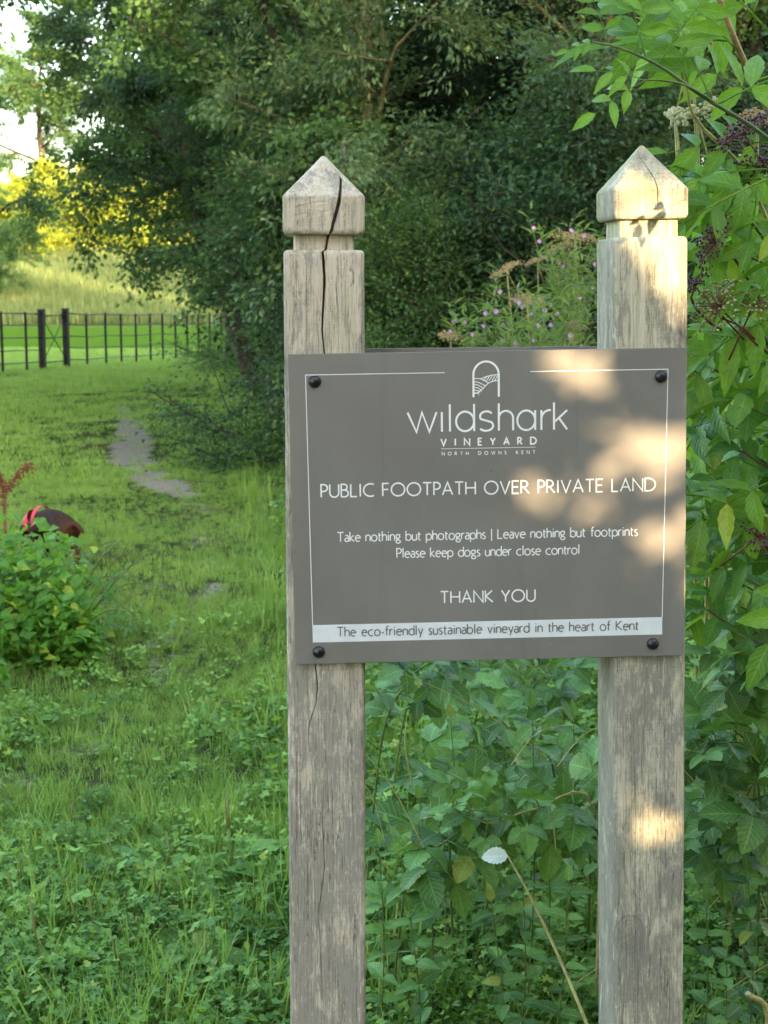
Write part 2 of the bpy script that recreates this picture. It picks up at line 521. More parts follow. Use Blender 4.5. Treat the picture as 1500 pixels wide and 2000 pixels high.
# ------------------------------------------------------------------ sky is the world; terrain
def build_ground():
    ys = np.concatenate([np.linspace(-160, 2, 30), np.linspace(2.2, 12, 140), np.linspace(12.3, 60, 150), np.linspace(61, 130, 60), np.linspace(135, 900, 40)])
    xs = np.concatenate([np.linspace(-700, -60, 26), np.linspace(-56, -9, 40), np.linspace(-8.6, -4, 24), np.linspace(-3.9, 1.5, 90), np.linspace(1.6, 8, 30), np.linspace(9, 60, 40), np.linspace(70, 700, 24)])
    X, Y = np.meshgrid(xs, ys)
    Z = ground(X, Y)
    V = np.stack([X, Y, Z], -1).reshape(-1, 3)
    ny, nx = X.shape
    i, j = np.meshgrid(np.arange(ny - 1), np.arange(nx - 1), indexing='ij')
    a = (i * nx + j).ravel()
    Q = np.stack([a, a + 1, a + nx + 1, a + nx], 1)
    dm = dirtmask(V[:, 0], V[:, 1])
    m, nt = newmat("turf_and_soil")
    P = nd(nt, "ShaderNodeNewGeometry").outputs["Position"]
    sp = nd(nt, "ShaderNodeSeparateXYZ", {0: P})
    n1 = noise(nt, P, 1.3, 6, .65)
    n2 = noise(nt, P, 14, 6, .7)
    n3 = noise(nt, P, 60, 4, .7)
    soil = mixc(nt, n2, (.035, .028, .018), (.09, .072, .05))
    turf = mixc(nt, smooth(nt, n2, .3, .7), (.010, .028, .006), (.040, .075, .015))
    turf = mixc(nt, smooth(nt, n1, .45, .75, 0, .5), turf, (.15, .17, .05))
    near = mixc(nt, smooth(nt, mth(nt, 'ADD', n3, mth(nt, 'MULTIPLY', n1, .4)), .62, .80, 0, .7), turf, soil)
    dat = nd(nt, "ShaderNodeAttribute", attribute_name="var").outputs["Fac"]
    dd = smooth(nt, mth(nt, 'ADD', dat, mth(nt, 'MULTIPLY', mth(nt, 'SUBTRACT', mth(nt, 'ADD', mth(nt, 'MULTIPLY', noise(nt, P, 5.5, 6, .75), .7), mth(nt, 'MULTIPLY', n3, .3)), .5), 2.4)), .30, .60)
    near = mixc(nt, dd, near, mixc(nt, smooth(nt, n3, .35, .65), (.14, .12, .09), (.27, .24, .195)))
    lawn = mixc(nt, n2, (.050, .105, .012), (.075, .14, .018))
    wild = mixc(nt, smooth(nt, n1, .3, .7), (.06, .10, .03), (.12, .155, .055))
    f1 = smooth(nt, sp.outputs[1], 42, 47)
    f2 = smooth(nt, mth(nt, 'ADD', sp.outputs[1], mth(nt, 'MULTIPLY', n1, 5)), 59, 62)
    col = mixc(nt, f2, mixc(nt, f1, near, lawn), wild)
    finish(nt, col, 1.0, 0.0, n3, .6, .02)
    o = link("ground", mesh_np("ground", V, Q, m, None, dm))
    tag(o, kind='structure')
    return o


build_ground()

# ------------------------------------------------------------------ the two posts
def post_piece(name, w, zs, scale, crack, mat, parent, M, r=.008, seed=0, jit=.0006):
    """one timber piece: sections w x w stacked at zs, scaled towards the heart by scale, with a drying crack on the front"""
    rg = np.random.default_rng(seed)
    nl = 9
    rings, K = [], None
    for z, s in zip(zs, scale):
        h = w / 2 * s
        rc = min(r, h * .45)
        xc, cw, cd = crack(z)
        xc = max(-h * .8, min(h * .8, xc))
        cw = min(cw, h * .3)
        a, b = -h + rc, h - rc
        xl = np.linspace(a, xc - cw / 2, nl)
        xr = np.linspace(xc + cw / 2, b, nl)
        fx = np.concatenate([xl, [xc - cw * .22, xc, xc + cw * .22], xr])
        fy = np.zeros_like(fx)
        fy[nl] = cd * .8
        fy[nl + 1] = cd
        fy[nl + 2] = cd * .8
        fy[:nl] += jit * rg.normal(size=nl) * .4
        fy[-nl:] += jit * rg.normal(size=nl) * .4
        sec = [(x, y - h) for x, y in zip(fx, fy)]
        for cx, cy_, a0 in ((h - rc, -h + rc, -90), (h - rc, h - rc, 0), (-h + rc, h - rc, 90), (-h + rc, -h + rc, 180)):
            for t in (22, 45, 68, 90) if a0 != 180 else (22, 45, 68):
                an = R(a0 + t)
                sec.append((cx + rc * math.cos(an), cy_ + rc * math.sin(an)))
            if a0 == -90:
                sec += [(h, y) for y in np.linspace(-h + rc, h - rc, 5)[1:-1]]
            elif a0 == 90:
                sec += [(-h, y) for y in np.linspace(h - rc, -h + rc, 5)[1:-1]]
        sec = np.array(sec)
        sec += rg.normal(size=sec.shape) * jit * .25
        K = len(sec)
        rings.append(np.c_[sec[:, 0], sec[:, 1] + w / 2, np.full(K, z)])
    n = len(rings)
    V = np.concatenate(rings + [np.array([[0, w / 2, zs[0]], [0, w / 2, zs[-1]]])])
    T = []
    for i in range(n - 1):
        for j in range(K):
            k = (j + 1) % K
            T += [(i * K + j, i * K + k, (i + 1) * K + k), (i * K + j, (i + 1) * K + k, (i + 1) * K + j)]
    for j in range(K):
        k = (j + 1) % K
        T += [(n * K, k, j), (n * K + 1, (n - 1) * K + j, (n - 1) * K + k)]
    me = mesh_np(name, V, T, mat, smooth=True)
    try:
        me.set_sharp_from_angle(angle=R(38))
    except Exception:
        pass
    return link(name, me, parent, mat, M)


def path_interp(keys):
    zs = [k[0] for k in keys]

    def f(z):
        return tuple(float(np.interp(z, zs, [k[i] for k in keys])) for i in (1, 2, 3))
    return f


def zat(v, Y):
    return at(750, v, Y).z


def make_post(name, label, base, yaw, tilt, w, zk, neck, crack, mat, seed):
    z_sh, z_nk, z_cap, z_ap = zk
    t = thing(name, base, label, "post", "timber posts carrying the sign")
    t.rotation_euler = (0, tilt, yaw)
    M = wm(t)
    zr = 0.0
    e = .006
    zs = np.concatenate([np.linspace(-.15, z_sh - e * 1.01, 150), [z_sh - e * .5, z_sh - e * .15, z_sh]])
    sc = np.concatenate([np.full(150, 1.0), [1 - .02, 1 - .05, 1 - .10]])
    post_piece("post_shaft", w, zs, sc, crack, mat, t, M, seed=seed)
    zs = np.linspace(z_sh - .004, z_nk + .004, 12)
    post_piece("post_neck", w, zs, np.full(12, neck), crack, mat, t, M, r=.004, seed=seed + 1)
    b = z_nk
    zs = np.concatenate([[b, b + .0015, b + .004], np.linspace(b + .007, z_cap, 26), np.linspace(z_cap + .003, z_ap - .003, 30), [z_ap]])
    sc = np.concatenate([[.93, .975, .995], np.full(26, 1.012), 1.012 - (1.012 - .09) * np.linspace(.03, 1, 30), [.03]])
    post_piece("post_cap", w, zs, sc, crack, mat, t, M, r=.009, seed=seed + 2)
    return t


YL, YR = 2.3265, 2.3445
# left post
zL = [zat(488, YL), zat(458, YL), zat(384, YL), zat(305, YL + .06)]


def lx(u, v):
    return at(u, v, YL).x + .0900


cl = [(zat(v, YL), lx(u, v), cw, cd) for u, v, cw, cd in [
    (634, 2000, .0004, .0012), (628, 1900, .001, .003), (622, 1780, .001, .004), (634, 1700, .0012, .004), (630, 1600, .001, .003), (634, 1500, .0003, .001), (602, 1460, .0003, .001), (602, 1420, .0015, .004), (618, 1370, .0012, .005), (620, 1340, .0018, .007),
    (616, 1296, .002, .008), (620, 1000, .002, .008), (634, 690, .0022, .010), (629, 650, .0028, .014), (631, 600, .0035, .018), (634, 550, .0046, .020), (632, 515, .0050, .020), (630, 492, .0042, .018), (636, 487, .0040, .014),
    (641, 459, .0040, .014), (646, 455, .0052, .02), (654, 425, .0062, .022), (662, 395, .0062, .022), (665, 370, .0050, .016), (666, 350, .0036, .012), (663, 340, .0010, .004), (660, 330, .0003, 0)]]
cl.sort()
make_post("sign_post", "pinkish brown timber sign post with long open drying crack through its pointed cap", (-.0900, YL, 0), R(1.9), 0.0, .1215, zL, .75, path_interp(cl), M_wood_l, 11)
# right post
zR = [zat(462, YR), zat(427, YR), zat(369, YR), zat(284, YR + .055)]


def rx(u, v):
    z = at(u, v, YR)
    return z.x - (.411 - .0225 * (z.z - 1.1))


cr = [(zat(v, YR), rx(u, v), cw, cd) for u, v, cw, cd in [
    (1300, 2000, .0003, .0), (1300, 1500, .0004, .001), (1290, 640, .0003, 0), (1280, 520, .0004, .001), (1284, 430, .0003, 0), (1284, 412, .0012, .006), (1284, 380, .0016, .008), (1282, 350, .0016, .008), (1272, 325, .0012, .006), (1262, 302, .0010, .004), (1256, 292, .0003, 0)]]
cr.sort()
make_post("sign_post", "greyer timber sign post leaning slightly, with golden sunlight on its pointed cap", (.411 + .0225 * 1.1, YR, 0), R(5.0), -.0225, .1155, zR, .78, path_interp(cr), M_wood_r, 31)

# ------------------------------------------------------------------ the sign board
BW, BH = .602, .476
BM = Matrix.Translation((.16043, 2.3225, 1.17033)) @ Matrix.Rotation(R(1.93), 4, 'Z') @ Matrix.Rotation(-R(.885), 4, 'Y')
sign = thing("sign_board", BM.to_translation(), "grey vineyard footpath sign board with white lettering bolted across both posts", "sign")
sign.rotation_euler = BM.to_euler()


def plate(w, h, t, r=.002, b=.0005):
    """thin plate in xz facing -y, with tiny bevels"""
    g = Geo()
    ring = []
    for cx, cz, a0 in ((w / 2 - r, h / 2 - r, 0), (-w / 2 + r, h / 2 - r, 90), (-w / 2 + r, -h / 2 + r, 180), (w / 2 - r, -h / 2 + r, 270)):
        for k in range(4):
            a = R(a0 + 30 * k)
            ring.append((cx + r * math.cos(a), cz + r * math.sin(a)))
    ring = np.array(ring)
    n = len(ring)
    sc = lambda e: ring * np.array([(w / 2 - e) / (w / 2), (h / 2 - e) / (h / 2)])
    Vs = []
    for e, y in ((b, 0), (0, b), (0, t - b), (b, t)):
        q = sc(e)
        Vs.append(np.c_[q[:, 0], np.full(n, y), q[:, 1]])
    Vs.append(np.array([[0, 0, 0], [0, t, 0]]))
    T = []
    for i in range(3):
        for j in range(n):
            k = (j + 1) % n
            T += [(i * n + j, (i + 1) * n + k, i * n + k), (i * n + j, (i + 1) * n + j, (i + 1) * n + k)]
    for j in range(n):
        k = (j + 1) % n
        T += [(4 * n, j, k), (4 * n + 1, 3 * n + k, 3 * n + j)]
    g.add(np.concatenate(Vs), np.array(T))
    return g


link("board_panel", plate(BW, BH, .0032).mesh("board_panel", M_board, False), sign, M_board, BM)


# --- lettering: a monoline stroke alphabet, every line of text its own thin mesh
def arc(cx, cy_, rx_, ry_, a0, a1, n=14):
    return [(cx + rx_ * math.cos(R(a0 + (a1 - a0) * i / n)), cy_ + ry_ * math.sin(R(a0 + (a1 - a0) * i / n))) for i in range(n + 1)]


GL = {
    'A': (.72, [[(0, 0), (.36, 1), (.72, 0)], [(.13, .34), (.59, .34)]]),
    'B': (.50, [[(0, 0), (0, 1), (.2, 1)] + arc(.2, .77, .22, .23, 90, -90) + [(0, .54)], [(.0, .535), (.24, .535)] + arc(.24, .268, .26, .268, 90, -90) + [(0, 0)]]),
    'C': (.70, [arc(.5, .5, .5, .5, 62, 298, 22)]),
    'D': (.74, [[(0, 0), (0, 1), (.24, 1)] + arc(.24, .5, .5, .5, 90, -90, 20) + [(0, 0)]]),
    'E': (.46, [[(.46, 1), (0, 1), (0, 0), (.46, 0)], [(0, .52), (.42, .52)]]),
    'F': (.44, [[(.44, 1), (0, 1), (0, 0)], [(0, .52), (.40, .52)]]),
    'H': (.68, [[(0, 0), (0, 1)], [(.68, 0), (.68, 1)], [(0, .52), (.68, .52)]]),
    'I': (.0, [[(0, 0), (0, 1)]]),
    'K': (.56, [[(0, 0), (0, 1)], [(.52, 1), (0.02, .50)], [(.03, .51), (.58, 0)]]),
    'L': (.44, [[(0, 1), (0, 0), (.44, 0)]]),
    'N': (.70, [[(0, 0), (0, 1), (.70, 0), (.70, 1)]]),
    'O': (.96, [arc(.48, .5, .48, .51, 0, 360, 32)]),
    'P': (.44, [[(0, 0), (0, 1), (.18, 1)] + arc(.18, .73, .27, .27, 90, -90) + [(0, .46)]]),
    'R': (.56, [[(0, 0), (0, 1), (.18, 1)] + arc(.18, .74, .27, .26, 90, -90) + [(0, .48)], [(.2, .475), (.56, 0)]]),
    'S': (.44, [arc(.23, .75, .20, .25, 45, 200, 12) + [(.1, .6), (.32, .45)] + arc(.21, .26, .22, .26, 30, -140, 12)]),
    'T': (.60, [[(0, 1), (.60, 1)], [(.30, 1), (.30, 0)]]),
    'U': (.64, [[(0, 1), (0, .34)] + arc(.32, .33, .32, .34, 180, 360, 16) + [(.64, 1)]]),
    'V': (.68, [[(0, 1), (.34, 0), (.68, 1)]]),
    'W': (1.06, [[(0, 1), (.28, 0), (.53, 1), (.78, 0), (1.06, 1)]]),
    'Y': (.62, [[(0, 1), (.31, .46), (.62, 1)], [(.31, .47), (.31, 0)]]),
    'a': (.38, [arc(.19, .47, .18, .19, 140, 0, 10) + [(.37, 0)], [(.37, .38), (.22, .36)] + arc(.19, .18, .19, .185, 95, 290, 14) + [(.37, .12)]]),
    'b': (.50, [[(0, 1.04), (0, 0)], arc(.24, .32, .26, .335, 155, -155, 22)]),
    'c': (.40, [arc(.31, .32, .31, .335, 62, 298, 18)]),
    'd': (.50, [[(.50, 1.04), (.50, 0)], arc(.26, .32, .26, .335, 25, 335, 22)]),
    'e': (.48, [[(.02, .36), (.48, .36)] + arc(.25, .32, .24, .33, 8, 308, 22)]),
    'f': (.28, [[(.12, 0), (.12, .82)] + arc(.30, .84, .18, .19, 180, 85, 8), [(0, .63), (.28, .63)]]),
    'g': (.44, [arc(.20, .44, .19, .21, 0, 360, 20), [(.30, .60), (.44, .64)], [(.12, .26), (.07, .16), (.14, .09), (.28, .06)] + arc(.23, -.12, .21, .17, 70, -250, 20)]),
    'h': (.42, [[(0, 0), (0, 1.04)], [(0, .40)] + arc(.22, .42, .20, .24, 165, 0, 12) + [(.42, 0)]]),
    'i': (.0, [[(0, 0), (0, .65)], [(0, .84), (0, .93)]]),
    'k': (.40, [[(0, 0), (0, 1.04)], [(.36, .65), (.01, .34)], [(.02, .35), (.42, 0)]]),
    'l': (.0, [[(0, 0), (0, 1.04)]]),
    'n': (.42, [[(0, 0), (0, .65)], [(0, .40)] + arc(.22, .42, .20, .24, 165, 0, 12) + [(.42, 0)]]),
    'o': (.54, [arc(.27, .32, .27, .335, 0, 360, 26)]),
    'p': (.50, [[(0, -.32), (0, .65)], arc(.24, .32, .26, .335, 155, -155, 22)]),
    'r': (.26, [[(0, 0), (0, .65)], [(0, .38)] + arc(.22, .40, .21, .25, 170, 75, 8)]),
    's': (.30, [arc(.16, .50, .13, .16, 40, 205, 9) + [(.08, .40), (.22, .28)] + arc(.14, .155, .15, .165, 35, -140, 9)]),
    't': (.28, [[(.10, .86), (.10, .16)] + arc(.23, .14, .13, .15, 180, 280, 8), [(0, .63), (.28, .63)]]),
    'u': (.42, [[(0, .65), (0, .24)] + arc(.20, .22, .20, .24, 180, 345, 12), [(.42, .65), (.42, 0)]]),
    'v': (.42, [[(0, .65), (.21, 0), (.42, .65)]]),
    'w': (.68, [[(0, .65), (.18, 0), (.34, .65), (.50, 0), (.68, .65)]]),
    'y': (.42, [[(0, .65), (.23, .0)], [(.44, .65), (.14, -.32)]]),
    '-': (.22, [[(0, .30), (.22, .30)]]),
    '|': (.0, [[(0, -.25), (0, 1.05)]]),
}


def ribbon(g, P, w, y):
    P = np.array(P, float)
    keep = [0] + [i for i in range(1, len(P)) if np.linalg.norm(P[i] - P[i - 1]) > 1e-6]
    P = P[keep]
    closed = np.linalg.norm(P[0] - P[-1]) < w * .2 and len(P) > 5
    n = len(P)
    D = np.diff(P, axis=0)
    D /= np.linalg.norm(D, axis=1)[:, None]
    V = []
    for i in range(n):
        if closed and i in (0, n - 1):
            d0, d1 = D[-1], D[0]
        else:
            d0, d1 = D[max(i - 1, 0)], D[min(i, n - 2)]
        n0, n1 = np.array([-d0[1], d0[0]]), np.array([-d1[1], d1[0]])
        m = n0 + n1
        m /= np.linalg.norm(m) + 1e-9
        k = 1 / max(m @ n0, .45)
        for s in (1, -1):
            q = P[i] + s * m * k * w / 2
            V.append((q[0], y, q[1]))
    Q = [(2 * i, 2 * i + 1, 2 * i + 3, 2 * i + 2) for i in range(n - 1)]
    g.add(np.array(V), np.array(Q))


for _k in 'liI|':
    _w, _p = GL[_k]
    GL[_k] = (.12, [[(x + .06, y) for x, y in q] for q in _p])
GL['c'] = (.46, GL['c'][1])
GL = {k: (w * 1.1, [[(x * 1.1, y) for x, y in p] for p in ps]) for k, (w, ps) in GL.items()}


def strokes(name, polys, w, mat, parent=None):
    g = Geo()
    for i, P in enumerate(polys):
        ribbon(g, P, w, -.0003 - .00006 * (i % 4))
    return link(name, g.mesh(name, mat, False), sign, mat, BM)


def text_line(name, s, x0, x1, base, cap, w, mat, space=.34, bold=1):
    natural, gaps = 0, 0
    for i, ch in enumerate(s):
        if ch == ' ':
            natural += space
        else:
            natural += GL[ch][0]
        if i < len(s) - 1:
            gaps += 1
    gap = ((x1 - x0) / cap - natural) / gaps
    # stems without width need their stroke allowed for
    x, polys = 0.0, []
    for ch in s:
        if ch == ' ':
            x += space + gap
            continue
        wd, ps = GL[ch]
        for P in ps:
            polys.append([(x0 + (x + a) * cap, base + b * cap) for a, b in P])
        x += wd + gap
    return strokes(name, polys, w, mat)


text_line("notice_lettering", "PUBLIC FOOTPATH OVER PRIVATE LAND", -.2555, .2545, .0212, .0192, .0023, M_white)
text_line("notice_lettering", "Take nothing but photographs | Leave nothing but footprints", -.2322, .2278, -.0477, .0142, .0017, M_white)
text_line("notice_lettering", "Please keep dogs under close control", -.1420, .1384, -.0743, .0142, .0017, M_white)
text_line("notice_lettering", "THANK YOU", -.0755, .0700, -.1466, .0180, .0022, M_white)
link("pale_band", plate(.5408, .0274, .0002, .0003, .0001).mesh("pale_band", M_band, False), sign, M_band, BM @ Matrix.Translation((-.0029, -.00022, -.1903)) @ Matrix.Rotation(R(-.04), 4, 'Y'))


def on_band(name, s, *a):
    o = text_line(name, s, *a)
    for v in o.data.vertices:
        v.co.y -= .0003
    return o


on_band("band_lettering", "The eco-friendly sustainable vineyard in the heart of Kent", -.2355, .2303, -.1953, .0144, .0018, M_greytext)
# thin frame line
strokes("frame_line", [[(-.066, .2066), (-.2752, .2066), (-.2730, -.1768)], [(.0634, .2060), (.2722, .2060), (.2673, -.1762)]], .0011, M_white)


def zx(x):
    return -.1227 + (x - 70) * .0001765


def zy(y):
    return .1177 + (665 - y) * .0001755


B0, XT, AT = .1177, .1474, .1588
rb = .0143
mid = (B0 + XT) / 2
ry_ = (XT - B0) / 2
logo = [
    [(zx(70), XT), (zx(145), B0), (zx(193), XT), (zx(255), B0), (zx(318), XT)],
    [(zx(363), B0), (zx(363), XT)],
    [(zx(432), B0), (zx(432), AT)],
    [(zx(640), B0), (zx(640), AT)], arc(zx(562), mid, zx(562) - zx(485), ry_, 0, 360, 32),
    arc(zx(746), XT - .0078, .0098, .0076, 35, 205, 12) + [(zx(700), mid + .003), (zx(790), mid - .002)] + arc(zx(742), B0 + .0078, .0108, .0078, 25, -145, 12),
    [(zx(852), B0), (zx(852), AT)], arc(zx(913), XT - .011, zx(975) - zx(913), .011, 180, 0, 14) + [(zx(975), B0)],
    [(zx(1165), B0), (zx(1165), XT)], arc(zx(1088), mid, zx(1165) - zx(1088), ry_, 0, 360, 32),
    [(zx(1218), B0), (zx(1218), XT)], arc(zx(1290), XT - .0135, zx(1290) - zx(1218), .0135, 180, 82, 10),
    [(zx(1327), B0), (zx(1327), AT)], [(zx(1440), XT - .0005), (zx(1332), .1295)], [(zx(1368), .1355), (zx(1440), B0)],
]
strokes("logo_lettering", logo, .0031, M_white)
text_line("logo_lettering", "VINEYARD", -.0725, .0720, .0963, .0102, .0023, M_white)
strokes("logo_rule", [[(-.0727, .0915), (.0709, .0915)]], .0008, M_white)
text_line("logo_lettering", "NORTH DOWNS KENT", -.0712, .0702, .0817, .0047, .0010, M_white, .9)
em = [[(zx(636), .1690), (zx(636), .2020)] + arc((zx(636) + zx(853)) / 2, .2025, (zx(853) - zx(636)) / 2, .0198, 180, 0, 24) + [(zx(853), .1690)]]
strokes("logo_arch", em, .0031, M_white)


def ey_(y):
    return .1690 + (374 - y) * .000174


hl = [[(zx(640), ey_(347)), (zx(680), ey_(330)), (zx(720), ey_(297)), (zx(760), ey_(258)), (zx(800), ey_(240)), (zx(850), ey_(232))],
      [(zx(640), ey_(212)), (zx(690), ey_(215)), (zx(730), ey_(230)), (zx(765), ey_(254))],
      [(zx(700), ey_(216)), (zx(745), ey_(198)), (zx(790), ey_(187)), (zx(850), ey_(181))]]
for k in range(5):
    y0 = 240 + k * 24
    hl.append([(zx(640), ey_(y0)), (zx(672), ey_(y0 + 5)), (zx(706 - k * 6), ey_(y0 + 20)), (zx(742 - k * 17), ey_(min(y0 + 40, 338)))])
strokes("logo_hills", hl, .0013, M_white)
hr = [[(zx(720 + 24 * k), ey_(236 + 4 * (k % 2))), (zx(752 + 24 * k), ey_(196 - 3 * k))] for k in range(5)]
strokes("logo_hills", hr, .0012, M_white)
# domed bolt heads
for bx, bz in ((-.2618, .1965), (.2612, .1950), (-.2648, -.2190), (.2529, -.2182)):
    g = Geo()
    prof = [(.0092, 0), (.0094, -.0012), (.0088, -.0030), (.0072, -.0050), (.0046, -.0064), (.0020, -.0070), (.0004, -.0071)]
    seg = 24
    V, Q = [], []
    for r_, y_ in prof:
        for j in range(seg):
            a = 2 * math.pi * j / seg
            V.append((bx + r_ * math.cos(a), y_ - .0001, bz + r_ * math.sin(a)))
    for i in range(len(prof) - 1):
        for j in range(seg):
            k = (j + 1) % seg
            Q.append((i * seg + j, i * seg + k, (i + 1) * seg + k, (i + 1) * seg + j))
    g.add(V, Q)
    link("bolt", g.mesh("bolt", M_bolt), sign, M_bolt, BM)
# second panel on the far side of the posts, its upper edge just showing
RM = Matrix.Translation((.168, 2.466, 1.1705)) @ Matrix.Rotation(R(2.4), 4, 'Z') @ Matrix.Rotation(-R(.5), 4, 'Y')
rear = link("rear_sign_board", plate(BW, BH, .0032).mesh("rear_sign_board", M_board, False), None, M_board, RM)
tag(rear, "second grey board on the rear of the posts, upper edge showing above the vineyard sign", "sign")


# ------------------------------------------------------------------ leaves: templates
def leaf_tpl(L, wd, n=6, cols=2, fold=.25, curl=.15, shape=(.42, 1.0), serr=0.0, base=0.0, tip=1.0, twist=0.0, cup=0.0):
    """leaf blade lying along +y, upper side +z. shape=(position of widest, fullness)"""
    pk, full = shape
    ts = np.linspace(0, 1, n + 1)
    V, U = [], []
    for i, t in enumerate(ts):
        if t < pk:
            s = math.sin(math.pi / 2 * (t / pk)) ** (.75 / full)
        else:
            s = math.cos(math.pi / 2 * ((t - pk) / (1 - pk))) ** (.95 / full * tip)
        s = max(s, .0)
        if t == 0:
            s = base
        if serr and i % 2:
            s *= (1 - serr)
        h = wd / 2 * s
        z0 = -curl * L * t * t
        for j in range(-cols, cols + 1):
            a = j / cols
            x = h * a
            lift = fold * abs(x) - cup * x * x / (wd + 1e-6)
            y = L * t - (serr * L / n * .6 if (serr and abs(j) == cols and i % 2 == 0 and 0 < i < n) else 0)
            V.append((x + twist * z0, y - curl * L * t * t * .3, z0 + lift))
            U.append((.5 + a * .5, t))
    k = 2 * cols + 1
    T = []
    for i in range(n):
        for j in range(2 * cols):
            a, b, c, d = i * k + j, i * k + j + 1, (i + 1) * k + j + 1, (i + 1) * k + j
            T += [(a, b, c), (a, c, d)]
    return np.array(V), np.array(T), np.array(U)


def xform(tpl, M):
    V, T, U = tpl
    A = np.array(M)
    return V @ A[:3, :3].T + A[:3, 3], T, U


def stalk_tpl(L, r, bend=0.0, seg=4):
    g = Geo().tube([(0, L * t, -bend * t * t) for t in (0, .35, .7, 1)], [r, r * .8], seg, False)
    return np.concatenate(g.V), np.concatenate(g.T), np.concatenate(g.U)


def compound_mesh(name, pairs, L, wd, mat, rg, spread=62, rach=.10, serr=.12, n=10, droop=.25):
    """pinnate leaf: rachis along +y, opposite leaflets and one at the end"""
    g = Geo()
    tot = rach * pairs + .05
    pts = [(0, tot * t, -droop * tot * t * t) for t in np.linspace(0, 1, 6)]
    g.tube(pts, [.0016, .0009], 5)
    for i in range(pairs + 1):
        t = (.05 + rach * i) / tot
        y, z = tot * min(t, 1), -droop * tot * min(t, 1) ** 2
        for s in ((-1, 1) if i < pairs else (0,)):
            lf = leaf_tpl(L * rg.uniform(.85, 1.1), wd * rg.uniform(.85, 1.1), n, 2, rg.uniform(.15, .5), rg.uniform(.1, .45), (.42, 1.0), serr, 0, 1.15)
            M = Matrix.Translation((0, y, z)) @ Matrix.Rotation(R(-s * (spread + rg.uniform(-10, 10))), 4, 'Z') @ Matrix.Rotation(R(rg.uniform(-28, 2)), 4, 'X') @ Matrix.Rotation(R(rg.uniform(-25, 25)), 4, 'Y')
            V, T, U = xform(lf, M)
            g.add(V, T, U, rg.uniform(0, .05))
    return g.mesh(name, mat)


def palmate_mesh(name, nl, L, wd, mat, rg, serr=.2, stalk=.05, n=10):
    g = Geo()
    g.tube([(0, 0, 0), (0, stalk * .5, .004), (0, stalk, 0)], [.0011, .0009], 4)
    angs = {3: (-72, 0, 72), 5: (-125, -62, 0, 62, 125)}[nl]
    for a in angs:
        k = 1.0 if a == 0 else .88 if abs(a) < 90 else .7
        lf = leaf_tpl(L * k * rg.uniform(.9, 1.1), wd * k * rg.uniform(.9, 1.1), n, 2, rg.uniform(.1, .35), rg.uniform(.1, .4), (.42, 1.25), serr, 0, 1.0)
        M = Matrix.Translation((0, stalk + (.008 if a == 0 else 0), 0)) @ Matrix.Rotation(R(-a + rg.uniform(-8, 8)), 4, 'Z') @ Matrix.Rotation(R(rg.uniform(-25, 5)), 4, 'X') @ Matrix.Rotation(R(rg.uniform(-15, 15)), 4, 'Y')
        V, T, U = xform(lf, M)
        g.add(V, T, U, rg.uniform(0, .05))
    return g.mesh(name, mat)


def heart_mesh(name, L, wd, mat, rg):
    """bindweed: arrow-heart blade on a short stalk"""
    g = Geo()
    g.tube([(0, -.03, .002), (0, 0, 0)], [.0008, .0008], 4)
    n = 7
    V, U, T = [], [], []
    fold, curl = rg.uniform(.1, .45), rg.uniform(.1, .5)
    prof = [(-.22, .62), (-.10, .92), (.08, 1.0), (.28, .80), (.50, .55), (.72, .30), (.9, .12), (1.0, .0)]
    for i, (t, s) in enumerate(prof):
        for j in (-2, -1, 0, 1, 2):
            x = wd / 2 * s * j / 2
            y = L * t
            if i == 0:
                y = L * (-.22 if abs(j) == 2 else (-.26 if abs(j) == 1 else 0.0))
            if i == 1 and j == 0:
                y = L * .02
            V.append((x, y, fold * abs(x) - curl * L * max(t, 0) ** 2))
            U.append((.5 + j / 4, max(t, 0)))
    for i in range(len(prof) - 1):
        for j in range(4):
            a = i * 5 + j
            T += [(a, a + 1, a + 6), (a, a + 6, a + 5)]
    g.add(V, T, np.array(U))
    return g.mesh(name, mat)


def lobed_tpl(Rr, lobes=5, cut=.45, rg=None, cup=.2):
    """round leaf cut into lobes, centre at the stalk"""
    n = lobes * 4
    V, U, T = [(0, 0, 0)], [(.5, 0)], []
    for i in range(n + 1):
        a = R(-150 + 300 * i / n)
        ph = (i % 4) / 4
        r = Rr * (1 - cut * (0.5 + 0.5 * math.cos(2 * math.pi * ph)))
        V.append((r * math.sin(a), r * math.cos(a), cup * r * (.3 + .5 * math.sin(3 * a))))
        U.append((.5 + .5 * math.sin(a), r / Rr))
    for i in range(n):
        T.append((0, i + 2, i + 1))
    return np.array(V), np.array(T), np.array(U)


def dirmat(d, up=(0, 0, 1), roll=0.0):
    """matrix whose +y runs along d, +z as near to up as can be"""
    y = Vector(d).normalized()
    x = y.cross(Vector(up))
    if x.length < 1e-3:
        x = Vector((1, 0, 0))
    x.normalize()
    z = x.cross(y)
    M = Matrix((x, y, z)).transposed().to_4x4()
    return M @ Matrix.Rotation(roll, 4, 'Y')


def rotbatch(rg, N, dirs=None, tilt=.6):
    """N matrices: leaf axis along dirs (N,3), facing roughly up with random roll"""
    if dirs is None:
        th = rg.uniform(0, 2 * math.pi, N)
        dirs = np.stack([np.cos(th), np.sin(th), rg.normal(0, .35, N) - .15], 1)
    y = dirs / np.linalg.norm(dirs, axis=1)[:, None]
    upv = np.stack([rg.normal(0, tilt, N), rg.normal(0, tilt, N), np.ones(N)], 1)
    x = np.cross(y, upv)
    x /= np.linalg.norm(x, axis=1)[:, None] + 1e-9
    z = np.cross(x, y)
    return np.stack([x, y, z], 2)


